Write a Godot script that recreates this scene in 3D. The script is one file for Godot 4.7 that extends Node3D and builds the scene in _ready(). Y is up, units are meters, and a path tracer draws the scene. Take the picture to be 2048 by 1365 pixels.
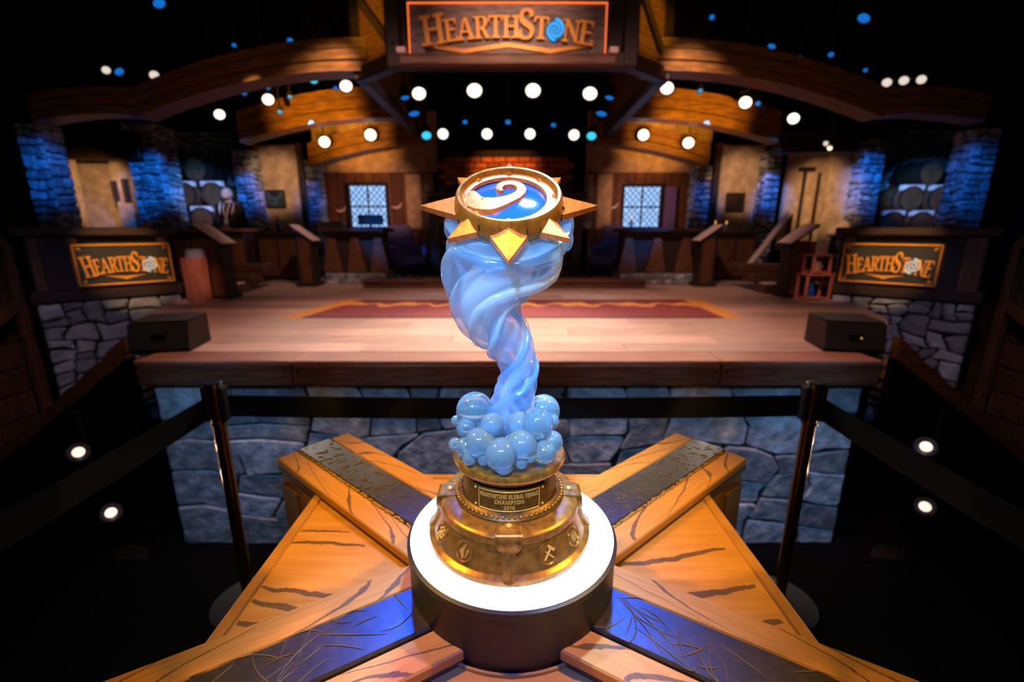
extends Node3D
# Photograph frame 2048 x 1365, treated as a plain lens of 900 px focal length tilted 14 degrees down.
const F := 900.0
const TILT := 0.244346
const CY := 2.56          # eye height above the pit floor
const SY := 1.61          # stage level
const DY := 0.86          # level of the black platform that carries the pedestal
const TD := 0.775         # distance of the trophy axis
var used := {}
var rng := RandomNumberGenerator.new()
var M := {}
var cache := {}

class MB:
	var v := PackedVector3Array()
	var n := PackedVector3Array()
	var uv := PackedVector2Array()
	var c := PackedColorArray()
	var idx := PackedInt32Array()
	var col := Color.WHITE
	func vert(p: Vector3, nn: Vector3, t := Vector2.ZERO) -> int:
		v.append(p); n.append(nn); uv.append(t); c.append(col)
		return v.size() - 1
	func tri(a: Vector3, b: Vector3, d: Vector3) -> void:   # counter-clockwise from outside
		var nn := (b - a).cross(d - a).normalized()
		var i := vert(a, nn, Vector2(a.x, a.y)); vert(b, nn, Vector2(b.x, b.y)); vert(d, nn, Vector2(d.x, d.y))
		idx.append_array(PackedInt32Array([i, i + 2, i + 1]))
	func quad(a: Vector3, b: Vector3, d: Vector3, e: Vector3) -> void:
		var nn := (d - a).cross(e - b).normalized()
		var i := vert(a, nn, Vector2(0, 1)); vert(b, nn, Vector2(1, 1)); vert(d, nn, Vector2(1, 0)); vert(e, nn, Vector2(0, 0))
		idx.append_array(PackedInt32Array([i, i + 2, i + 1, i, i + 3, i + 2]))
	# smooth grid: rows of points; outside is to the left of row direction x column direction unless flip
	func grid(P: Array, wrap: bool, flip := false) -> void:
		var nu := P.size()
		var nv: int = P[0].size()
		var N := []
		for i in nu:
			var row := PackedVector3Array()
			for j in nv:
				var a: Vector3 = P[maxi(i - 1, 0)][j]
				var b: Vector3 = P[mini(i + 1, nu - 1)][j]
				var d: Vector3 = P[i][(j - 1 + nv) % nv] if wrap else P[i][maxi(j - 1, 0)]
				var e: Vector3 = P[i][(j + 1) % nv] if wrap else P[i][mini(j + 1, nv - 1)]
				var t1 := b - a
				var t2 := e - d
				if t2.length() < 1e-7:   # a pole: borrow the neighbouring ring
					var k := i - 1 if i > 0 else i + 1
					if i > 0 and i < nu - 1: k = i
					t2 = (P[k][(j + 1) % nv] - P[k][(j - 1 + nv) % nv])
				row.append(t1.cross(t2).normalized() * (-1.0 if flip else 1.0))
			N.append(row)
		var base := v.size()
		for i in nu:
			for j in nv:
				vert(P[i][j], N[i][j], Vector2(float(j) / nv, float(i) / maxi(nu - 1, 1)))
		for i in nu - 1:
			for j in (nv if wrap else nv - 1):
				var a := base + i * nv + j
				var b := base + (i + 1) * nv + j
				var d := base + (i + 1) * nv + (j + 1) % nv
				var e := base + i * nv + (j + 1) % nv
				if flip: idx.append_array(PackedInt32Array([a, b, d, a, d, e]))
				else: idx.append_array(PackedInt32Array([a, d, b, a, e, d]))
	func cbox(ctr: Vector3, s: Vector3, bv := 0.01, B := Basis.IDENTITY) -> void:
		var h := s * 0.5
		bv = minf(bv, minf(h.x, minf(h.y, h.z)) * 0.9)
		var P := func(x: float, y: float, z: float) -> Vector3: return ctr + B * Vector3(x, y, z)
		for ax in 3:
			for sg in [-1.0, 1.0]:
				var pts := []
				for k in [[-1, -1], [1, -1], [1, 1], [-1, 1]]:
					var q := Vector3.ZERO
					q[ax] = sg * h[ax]
					q[(ax + 1) % 3] = k[0] * (h[(ax + 1) % 3] - bv)
					q[(ax + 2) % 3] = k[1] * (h[(ax + 2) % 3] - bv)
					pts.append(P.call(q.x, q.y, q.z))
				if sg < 0: pts.reverse()
				quad(pts[0], pts[1], pts[2], pts[3])
		if bv <= 0.0: return
		for ax in 3:   # edges along ax
			var a1 := (ax + 1) % 3
			var a2 := (ax + 2) % 3
			for s1 in [-1.0, 1.0]:
				for s2 in [-1.0, 1.0]:
					var pts := []
					for k in 4:
						var q := Vector3.ZERO
						q[ax] = (h[ax] - bv) * (-1.0 if k == 0 or k == 3 else 1.0)
						q[a1] = s1 * (h[a1] if k < 2 else h[a1] - bv)
						q[a2] = s2 * (h[a2] - bv if k < 2 else h[a2])
						pts.append(P.call(q.x, q.y, q.z))
					if s1 * s2 > 0: pts.reverse()
					quad(pts[0], pts[1], pts[2], pts[3])
		for s1 in [-1.0, 1.0]:
			for s2 in [-1.0, 1.0]:
				for s3 in [-1.0, 1.0]:
					var a: Vector3 = P.call(s1 * h.x, s2 * (h.y - bv), s3 * (h.z - bv))
					var b: Vector3 = P.call(s1 * (h.x - bv), s2 * h.y, s3 * (h.z - bv))
					var d: Vector3 = P.call(s1 * (h.x - bv), s2 * (h.y - bv), s3 * h.z)
					if s1 * s2 * s3 > 0: tri(a, b, d)
					else: tri(a, d, b)
	func lathe(pr: Array, seg := 48, T := Transform3D.IDENTITY) -> void:   # profile from bottom up on the outside
		var runs := [[pr[0]]]
		for i in range(1, pr.size()):
			runs[-1].append(pr[i])
			if i < pr.size() - 1:
				var d1: Vector2 = (pr[i] - pr[i - 1]).normalized()
				var d2: Vector2 = (pr[i + 1] - pr[i]).normalized()
				if d1.dot(d2) < 0.8: runs.append([pr[i]])
		for r in runs:
			var P := []
			for q in r:
				var row := PackedVector3Array()
				for k in seg:
					var a := TAU * k / seg
					row.append(T * Vector3(q.x * cos(a), q.y, -q.x * sin(a)))
				P.append(row)
			grid(P, true, true)
	func tube(pts: Array, rad, seg := 8, caps := true) -> void:
		var P := []
		var up := Vector3.UP
		var d0: Vector3 = (pts[1] - pts[0]).normalized()
		if absf(d0.dot(up)) > 0.9: up = Vector3.RIGHT
		var side := d0.cross(up).normalized()
		for i in pts.size():
			var t: Vector3 = (pts[mini(i + 1, pts.size() - 1)] - pts[maxi(i - 1, 0)]).normalized()
			side = (side - t * side.dot(t)).normalized()
			var w := t.cross(side)
			var r: float = rad[i] if rad is Array else rad
			var row := PackedVector3Array()
			for k in seg:
				var a := TAU * k / seg
				row.append(pts[i] + (side * cos(a) + w * sin(a)) * r)
			P.append(row)
		if caps:
			var a0 := PackedVector3Array(); var a1 := PackedVector3Array()
			for k in seg:
				a0.append(pts[0]); a1.append(pts[-1])
			P.push_front(a0); P.append(a1)
		grid(P, true, true)
	func ball(ctr: Vector3, r: Vector3, nu := 10, nv := 16) -> void:
		var P := []
		for i in nu + 1:
			var a := -PI / 2 + PI * i / nu
			var row := PackedVector3Array()
			for j in nv:
				var b := TAU * j / nv
				row.append(ctr + Vector3(r.x * cos(a) * cos(b), r.y * sin(a), -r.z * cos(a) * sin(b)))
			P.append(row)
		grid(P, true, true)
	# prism of an outline given counter-clockwise seen from +n; front at n*depth, bevelled there
	func prism(o: Array, org: Vector3, ux: Vector3, uy: Vector3, depth: float, bv := 0.0, back := true) -> void:
		var nn := ux.cross(uy).normalized()
		var m := o.size()
		var ctr := Vector2.ZERO
		for q in o: ctr += q / m
		var A := []; var Bk := []; var Ft := []
		for q in o:
			A.append(org + ux * q.x + uy * q.y + nn * (depth - bv))
			Bk.append(org + ux * q.x + uy * q.y)
			var q2: Vector2 = q
			if bv > 0.0:
				var dl: Vector2 = ctr - q
				q2 = q + dl.normalized() * minf(bv * 1.3, dl.length() * 0.5)
			Ft.append(org + ux * q2.x + uy * q2.y + nn * depth)
		for i in m:
			var j := (i + 1) % m
			quad(Bk[i], Bk[j], A[j], A[i])
			if bv > 0.0: quad(A[i], A[j], Ft[j], Ft[i])
		var pl := PackedVector2Array()
		for q in o: pl.append(q)
		var t := Geometry2D.triangulate_polygon(pl)
		for i in range(0, t.size(), 3):
			var q := [t[i], t[i + 1], t[i + 2]]
			if (o[q[1]] - o[q[0]]).cross(o[q[2]] - o[q[0]]) < 0: q.reverse()
			tri(Ft[q[0]], Ft[q[1]], Ft[q[2]])
			if back: tri(Bk[q[0]], Bk[q[2]], Bk[q[1]])
	func mesh() -> ArrayMesh:
		var a := []
		a.resize(Mesh.ARRAY_MAX)
		a[Mesh.ARRAY_VERTEX] = v; a[Mesh.ARRAY_NORMAL] = n; a[Mesh.ARRAY_TEX_UV] = uv; a[Mesh.ARRAY_COLOR] = c; a[Mesh.ARRAY_INDEX] = idx
		var m := ArrayMesh.new()
		m.add_surface_from_arrays(Mesh.PRIMITIVE_TRIANGLES, a)
		return m

# ---------- pixels to places
func ray(px: float, py: float) -> Vector3:      # per metre of forward distance
	var dy := py - 682.5
	var z := F * cos(TILT) - dy * sin(TILT)
	return Vector3((px - 1024.0) / z, -(dy * cos(TILT) + F * sin(TILT)) / z, -1.0)
func at(px: float, py: float, d: float) -> Vector3:
	return Vector3(0, CY, 0) + ray(px, py) * d
func on_level(px: float, py: float, y: float) -> Vector3:
	var r := ray(px, py)
	return Vector3(0, CY, 0) + r * ((y - CY) / r.y)

# ---------- nodes
func numbered(s: String) -> String:
	if not used.has(s):
		used[s] = 0
		return s
	used[s] += 1
	return "%s_%03d" % [s, used[s]]
func tag(o: Node3D, label: String, category: String, group := "", kind := "") -> Node3D:
	if label: o.set_meta("label", label)
	if category: o.set_meta("category", category)
	if group: o.set_meta("group", group)
	if kind: o.set_meta("kind", kind)
	return o
func thing(called: String, where: Vector3, label: String, category: String, group := "", turn := 0.0) -> Node3D:
	var o := Node3D.new()
	o.name = numbered(called)
	add_child(o)
	o.position = where
	o.rotation.y = turn
	tag(o, label, category, group)
	return o
func obj(called: String, me: Mesh, m: Material, parent: Node3D = null) -> MeshInstance3D:
	var o := MeshInstance3D.new()
	o.mesh = me
	o.material_override = null
	for i in me.get_surface_count(): o.set_surface_override_material(i, m)
	o.cast_shadow = GeometryInstance3D.SHADOW_CASTING_SETTING_ON
	if parent == null:
		o.name = numbered(called)
		add_child(o)
	else:
		o.name = called
		parent.add_child(o, true)
	return o
func struct(called: String, me: Mesh, m: Material, label := "") -> MeshInstance3D:
	var o := obj(called, me, m)
	o.set_meta("kind", "structure")
	if label: o.set_meta("label", label)
	return o
func boxm(s: Vector3, bv := 0.008) -> ArrayMesh:
	var k := "%.4f,%.4f,%.4f,%.4f" % [s.x, s.y, s.z, bv]
	if not cache.has(k):
		var b := MB.new()
		b.cbox(Vector3.ZERO, s, bv)
		cache[k] = b.mesh()
	return cache[k]
func box(called: String, ctr: Vector3, s: Vector3, m: Material, parent: Node3D, bv := 0.008, turn := 0.0) -> MeshInstance3D:
	var o := obj(called, boxm(s, bv), m, parent)
	o.position = ctr
	o.rotation.y = turn
	return o
func lathem(pr: Array, seg := 48) -> ArrayMesh:
	var b := MB.new()
	b.lathe(pr, seg)
	return b.mesh()
func bar(called: String, a: Vector3, b: Vector3, r: float, m: Material, parent: Node3D, seg := 10) -> MeshInstance3D:
	var k := MB.new()
	k.tube([a, b], r, seg)
	return obj(called, k.mesh(), m, parent)
# beam of rectangular section from a to b
func beam(called: String, a: Vector3, b: Vector3, w: float, h: float, m: Material, parent: Node3D, bv := 0.01) -> MeshInstance3D:
	var k := MB.new()
	var x := (b - a).normalized()
	var y := (Vector3.UP - x * x.y).normalized()
	k.cbox((a + b) / 2, Vector3((b - a).length(), h, w), bv, Basis(x, y, x.cross(y)))
	return obj(called, k.mesh(), m, parent)

# ---------- materials
func mat(col: Color, rough := 0.7, metal := 0.0) -> StandardMaterial3D:
	var m := StandardMaterial3D.new()
	m.albedo_color = col
	m.roughness = rough
	m.metallic = metal
	return m
func noise_tex(freq: float, a: Color, b: Color, sd := 1, oct := 4, size := 256, mid = null) -> NoiseTexture2D:
	var fn := FastNoiseLite.new()
	fn.seed = sd
	fn.frequency = freq
	fn.fractal_octaves = oct
	var t := NoiseTexture2D.new()
	t.width = size
	t.height = size
	t.seamless = true
	t.noise = fn
	var g := Gradient.new()
	g.set_color(0, a)
	g.set_color(1, b)
	if mid != null: g.add_point(0.5, mid)
	t.color_ramp = g
	return t
func grained(a: Color, b: Color, sc: Vector3, rough := 0.7, metal := 0.0, relief := 0.0, sd := 1, world := true, mid = null) -> StandardMaterial3D:
	var m := mat(Color.WHITE, rough, metal)
	m.albedo_texture = noise_tex(0.02, a, b, sd, 5, 256, mid)
	m.uv1_triplanar = true
	m.uv1_world_triplanar = world
	m.uv1_scale = sc
	if relief > 0.15:
		m.heightmap_enabled = true
		if not cache.has("hm"): cache["hm"] = noise_tex(0.03, Color.BLACK, Color.WHITE, 9, 5)
		m.heightmap_texture = cache["hm"]
		m.heightmap_scale = relief
	return m
func glow(col: Color, e: float) -> StandardMaterial3D:
	var m := mat(col, 0.4)
	m.emission_enabled = true
	m.emission = col
	m.emission_energy_multiplier = e
	return m
func spot(called: String, from: Vector3, to: Vector3, col: Color, energy: float, angle: float, blend := 0.6, size := 0.05) -> SpotLight3D:
	var l := SpotLight3D.new()
	l.name = numbered(called)
	l.light_color = col
	l.light_energy = energy
	l.spot_angle = angle
	l.spot_angle_attenuation = blend
	l.spot_range = 30.0
	l.spot_attenuation = 2.0
	l.light_size = size
	l.shadow_enabled = true
	add_child(l)
	var dir := (to - from).normalized()
	var up := Vector3.UP if absf(dir.y) < 0.98 else Vector3.RIGHT
	l.look_at_from_position(from, to, up)
	return l
func make_materials() -> void:
	M.black = mat(Color(0.06, 0.06, 0.065), 0.95)
	M.pipe = mat(Color(0.08, 0.08, 0.09), 0.8)
	M.carpet = grained(Color(0.035, 0.035, 0.04), Color(0.07, 0.07, 0.075), Vector3(6, 6, 6), 0.95, 0, 0.3)
	M.black.metallic_specular = 0.1
	M.carpet.metallic_specular = 0.0
	M.gear = mat(Color(0.085, 0.085, 0.095), 0.5)
	M.wood_dark = grained(Color(0.11, 0.065, 0.04), Color(0.23, 0.145, 0.09), Vector3(0.5, 3, 3), 0.55, 0, 0.2, 3)
	M.wood_mid = grained(Color(0.30, 0.18, 0.10), Color(0.52, 0.34, 0.20), Vector3(0.6, 4, 4), 0.5, 0, 0.2, 4)
	M.wood_beam = grained(Color(0.34, 0.23, 0.10), Color(0.62, 0.45, 0.22), Vector3(0.6, 4, 4), 0.5, 0, 0.2, 16)
	M.wood_post = grained(Color(0.26, 0.15, 0.09), Color(0.46, 0.29, 0.17), Vector3(4, 0.6, 4), 0.55, 0, 0.2, 5)
	M.lip = grained(Color(0.24, 0.15, 0.10), Color(0.42, 0.28, 0.20), Vector3(0.4, 4, 4), 0.4, 0, 0.15, 6)
	for i in 4:
		var t := 0.92 + 0.07 * i
		M["plank%d" % i] = grained(Color(0.60 * t, 0.49 * t, 0.42 * t), Color(0.75 * t, 0.64 * t, 0.56 * t), Vector3(0.35, 3, 3), 0.42, 0, 0.06, 20 + i)
	M.border = grained(Color(0.50, 0.33, 0.25), Color(0.64, 0.44, 0.34), Vector3(0.4, 3, 3), 0.4, 0, 0.1, 8)
	for i in 4:
		var t := 0.82 + 0.11 * i
		M["stone%d" % i] = grained(Color(0.40 * t, 0.42 * t, 0.44 * t), Color(0.72 * t, 0.74 * t, 0.76 * t), Vector3(1.1, 1.1, 1.1), 0.85, 0, 0.7, 30 + i)
	M.mortar = grained(Color(0.06, 0.06, 0.07), Color(0.11, 0.11, 0.12), Vector3(3, 3, 3), 0.95, 0, 0.5, 11)
	for i in 3:
		var t := 0.85 + 0.15 * i
		M["brick%d" % i] = grained(Color(0.42 * t, 0.23 * t, 0.13 * t), Color(0.60 * t, 0.36 * t, 0.22 * t), Vector3(3, 3, 3), 0.8, 0, 0.8, 40 + i)
	M.plaster = grained(Color(0.62, 0.53, 0.43), Color(0.80, 0.70, 0.59), Vector3(0.8, 0.8, 0.8), 0.9, 0, 0.5, 12)
	M.brass = mat(Color(0.95, 0.62, 0.24), 0.22, 1.0)
	M.chrome = mat(Color(0.85, 0.82, 0.78), 0.2, 1.0)
	M.belt = mat(Color(0.07, 0.06, 0.065), 0.8)
	M.pink = grained(Color(0.84, 0.75, 0.72), Color(0.92, 0.84, 0.81), Vector3(2, 2, 2), 0.4, 0, 0, 13)
	M.gold_sign = mat(Color(0.93, 0.66, 0.24), 0.42, 0.1)
	M.gold_frame = mat(Color(0.75, 0.5, 0.2), 0.4, 0.4)
	M.slate = mat(Color(0.17, 0.18, 0.18), 0.5)

# ---------- masonry: a rectangle split into uneven stones, each its own piece
func split(r: Rect2, wmax: float, hmax: float, out: Array) -> void:
	var too_w := r.size.x > wmax * rng.randf_range(0.75, 1.25)
	var too_h := r.size.y > hmax * rng.randf_range(0.75, 1.25)
	if too_w and (not too_h or r.size.x / wmax > r.size.y / hmax):
		var k := rng.randf_range(0.36, 0.64) * r.size.x
		split(Rect2(r.position, Vector2(k, r.size.y)), wmax, hmax, out)
		split(Rect2(r.position + Vector2(k, 0), Vector2(r.size.x - k, r.size.y)), wmax, hmax, out)
	elif too_h:
		var k := rng.randf_range(0.36, 0.64) * r.size.y
		split(Rect2(r.position, Vector2(r.size.x, k)), wmax, hmax, out)
		split(Rect2(r.position + Vector2(0, k), Vector2(r.size.x, r.size.y - k)), wmax, hmax, out)
	else:
		out.append(r)
func stones(parent: Node3D, org: Vector3, ux: Vector3, uy: Vector3, w: float, h: float, wmax: float, hmax: float, gap: float, depth: float, called := "stone", rnd := 0.22, mats := ["stone0", "stone1", "stone2", "stone3"]) -> void:
	var out := []
	split(Rect2(0, 0, w, h), wmax, hmax, out)
	var warp := FastNoiseLite.new()
	warp.seed = 17
	warp.frequency = 0.42
	var org_seed := Vector2(org.x * 3.1 + org.z, org.y)
	var bend := 0.42
	for r: Rect2 in out:
		var x0 := r.position.x + gap / 2
		var x1 := r.end.x - gap / 2
		var y0 := r.position.y + gap / 2
		var y1 := r.end.y - gap / 2
		var cx := minf(x1 - x0, y1 - y0) * rnd
		var j := func() -> float: return rng.randf_range(-0.35, 0.35) * gap
		var k := func() -> float: return cx * rng.randf_range(0.25, 1.1)
		var o := []
		var mx := (x0 + x1) / 2
		var my := (y0 + y1) / 2
		for q: Vector2 in [Vector2(x0 + k.call(), y0), Vector2(mx, y0 + j.call()), Vector2(x1 - k.call(), y0), Vector2(x1, y0 + k.call()), Vector2(x1 + j.call(), my), Vector2(x1, y1 - k.call()), Vector2(x1 - k.call(), y1), Vector2(mx, y1 + j.call()), Vector2(x0 + k.call(), y1), Vector2(x0, y1 - k.call()), Vector2(x0 + j.call(), my), Vector2(x0, y0 + k.call())]:
			var fx := clampf(minf(q.x, w - q.x) / (wmax * 0.4), 0.0, 1.0)
			var fy := clampf(minf(q.y, h - q.y) / (hmax * 0.4), 0.0, 1.0)
			var ww := q + org_seed
			o.append(q + Vector2(warp.get_noise_2d(ww.x / wmax, ww.y / hmax) * fx * wmax, warp.get_noise_2d(ww.x / wmax + 50.0, ww.y / hmax) * fy * hmax) * bend)
		var b := MB.new()
		var dp := depth * rng.randf_range(0.7, 1.15)
		b.prism(o, org, ux, uy, dp, dp * 0.4, false)
		obj(called, b.mesh(), M[mats[rng.randi() % mats.size()]], parent)

func edge_x(d: float, side: float) -> float:    # half width of the stage at distance d
	var a := 2.81 if side < 0 else 2.75
	if d < 4.8: return side * (a + (d - 3.2) / 1.6 * (4.1 - a))
	return side * (4.1 + minf((d - 4.8) / 1.2, 1.0) * 0.45)

func _ready() -> void:
	rng.seed = 7
	make_materials()
	# ---- camera, sky, exposure
	var cam := Camera3D.new()
	cam.name = "camera"
	add_child(cam)
	cam.position = Vector3(0, CY, 0)
	cam.rotation.x = -TILT
	var ca := CameraAttributesPhysical.new()
	ca.frustum_focal_length = F / 1365.0 * 24.0
	ca.frustum_focus_distance = 0.74
	ca.exposure_aperture = 2.7
	cam.attributes = ca
	cam.near = 0.05
	cam.far = 60.0
	cam.current = true
	var we := WorldEnvironment.new()
	we.name = "surroundings"
	var env := Environment.new()
	env.background_mode = Environment.BG_COLOR
	env.background_color = Color(0, 0, 0)
	env.tonemap_mode = Environment.TONE_MAPPER_LINEAR
	env.tonemap_exposure = 1.0
	env.sdfgi_enabled = true
	env.ssao_enabled = true
	env.ssil_enabled = true
	we.environment = env
	add_child(we)
	# ---- the lights of the house rig that hang above and behind the camera
	var amber := Color(1.0, 0.75, 0.22)
	spot("amber_profile", Vector3(2.2, 5.2, -1.2), Vector3(0.0, 1.9, -0.95), amber, 15.0, 10.5, 0.8, 0.06)
	spot("amber_profile", Vector3(-2.2, 5.2, -1.2), Vector3(0.0, 1.9, -0.95), amber, 15.0, 10.5, 0.8, 0.06)
	spot("amber_front", Vector3(0.3, 5.8, 2.2), Vector3(0.0, 2.05, -0.75), amber, 11.0, 2.0, 0.7, 0.06)
	for s in [-1.0, 1.0]: spot("amber_star", Vector3(s * 1.7, 4.4, 2.2), Vector3(0.0, 2.6, -0.72), amber, 15.0, 2.4, 0.6, 0.1)
	spot("trophy_white", Vector3(0.5, 6.6, -2.4), Vector3(0.0, 2.25, -0.76), Color(0.66, 0.83, 1.0), 56.0, 4.2, 0.7, 0.22)
	spot("trophy_blue", Vector3(-0.9, 5.6, 2.0), Vector3(0.0, 2.35, -0.775), Color(0.50, 0.76, 1.0), 104.0, 2.9, 0.5, 0.22)
	for s in [-1.0, 1.0]:
		spot("drum_blue", Vector3(s * 0.9, 5.4, -3.8), Vector3(s * 0.05, 1.92, -0.62), Color(0.08, 0.34, 1.0), 62.0, 2.5, 1.0, 0.3)
	spot("drum_blue", Vector3(0.0, 6.2, 1.4), Vector3(0.0, 1.9, -0.50), Color(0.08, 0.34, 1.0), 34.0, 3.4, 1.0, 0.08)
	spot("stage_wash", Vector3(-1.8, 6.6, -2.6), Vector3(-0.8, SY, -4.6), Color(1.0, 0.75, 0.70), 28.0, 34, 1.0, 0.15)
	spot("stage_wash", Vector3(1.8, 6.6, -2.6), Vector3(0.9, SY, -4.6), Color(1.0, 0.73, 0.66), 31.0, 34, 1.0, 0.15)
	for q in [[-2.2, 5.0], [-0.8, 3.2], [0.9, 3.6], [2.2, 6.2]]:
		spot("stone_wash", Vector3(q[0], 3.6, -1.2), Vector3(q[0], 0.72, -3.25), Color(0.48, 0.73, 1.0), q[1], 16, 1.0, 0.08)
	build_hall()
	print("hall")
	build_stage()
	print("stage")
	build_back()
	print("back")
	build_rig()
	print("rig")
	build_person()
	print("person")
	build_pedestal()
	build_trophy()
	print("trophy")

func slab(called: String, a: Vector3, b: Vector3, m: Material, label := "") -> void:
	var k := MB.new()
	k.cbox((a + b) / 2, (b - a).abs(), 0.0)
	struct(called, k.mesh(), m, label)

func build_hall() -> void:
	slab("floor", Vector3(-10.2, -0.2, 3.2), Vector3(10.2, 0, -12.2), M.carpet, "black hall floor between the stage and the pedestal")
	slab("ceiling", Vector3(-10.2, 8.4, 3.2), Vector3(10.2, 8.6, -12.2), M.black, "unlit black hall ceiling")
	slab("wall_left", Vector3(-10.2, 0, 3.2), Vector3(-10, 8.4, -12.2), M.black, "unlit black hall wall")
	slab("wall_right", Vector3(10, 0, 3.2), Vector3(10.2, 8.4, -12.2), M.black, "unlit black hall wall")
	slab("wall_back", Vector3(-10, 0, -12), Vector3(10, 8.4, -12.2), M.black, "unlit black wall behind the stage set")
	slab("wall_front", Vector3(-10, 0, 3.2), Vector3(10, 8.4, 3.0), M.black, "unlit black hall wall behind the audience")
	# the low platform that carries pedestal and stanchions
	var k := MB.new()
	k.cbox(Vector3(0, DY / 2, 0.0), Vector3(4.4, DY, 4.1), 0.01)
	struct("floor_platform", k.mesh(), M.carpet, "black carpeted platform under the pedestal")
	for s in [-1.0, 1.0]:
		var p := at(425 if s < 0 else 1632, 765, 1.75)
		stanchion(Vector3(p.x, DY, p.z), p.y - DY, "brass belt stanchion before the stage corner with the %s" % ("plank bin" if s < 0 else "wooden stacking shelf"))
	var L := at(425, 812, 1.75)
	var R := at(1632, 812, 1.75)
	belt(L, R, 0.012, "black retractable belt strung behind the trophy between both brass posts")
	var LL := Vector3(-1.262, L.y, -0.40)
	var RR := Vector3(1.262, R.y, -0.40)
	belt(LL, L, 0.01, "black retractable belt running off from the post before the stacked-plank bin")
	belt(R, RR, 0.01, "black retractable belt running off from the post before the wooden stacking shelf")

func stanchion(p: Vector3, h: float, label: String) -> void:
	var t := thing("belt_stanchion", p, label, "stanchion", "brass belt stanchions round the pedestal")
	obj("base", lathem([Vector2(0.0, 0.0), Vector2(0.16, 0), Vector2(0.16, 0.012), Vector2(0.05, 0.03), Vector2(0.0, 0.03)], 32), M.gear, t)
	obj("post", lathem([Vector2(0.0255, 0.02), Vector2(0.0255, h - 0.02)], 24), M.brass, t)
	obj("collar", lathem([Vector2(0.026, h - 0.185), Vector2(0.031, h - 0.185), Vector2(0.031, h - 0.172), Vector2(0.026, h - 0.172)], 24), M.brass, t)
	obj("cap", lathem([Vector2(0.0255, h - 0.02), Vector2(0.034, h - 0.018), Vector2(0.034, h - 0.004), Vector2(0.03, h), Vector2(0.0, h)], 24), M.chrome, t)
	for s in [-1, 1]:
		box("belt_holder", Vector3(0.032 * s, h - 0.092, 0), Vector3(0.026, 0.15, 0.05), M.gear, t, 0.006)

func belt(a: Vector3, b: Vector3, sag: float, label: String) -> void:
	var k := MB.new()
	var top := []
	var x := (b - a).normalized()
	var nrm := x.cross(Vector3.UP).normalized() * 0.0012
	var n := 16
	for side in [1.0, -1.0]:
		var lo := PackedVector3Array(); var hi := PackedVector3Array()
		for i in n + 1:
			var t := float(i) / n
			var p: Vector3 = a.lerp(b, lerpf(0.028, 0.972, t)) - Vector3(0, sag * 4 * t * (1 - t), 0) + nrm * side
			lo.append(p - Vector3(0, 0.047, 0)); hi.append(p + Vector3(0, 0.047, 0))
		k.grid([lo, hi], false, side > 0)
		top.append(hi); top.append(lo)
	k.grid([top[0], top[2]], false, false)
	k.grid([top[1], top[3]], false, true)
	var o := obj("retractable_belt", k.mesh(), M.belt)
	tag(o, label, "belt", "belts between the stanchions")

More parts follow.
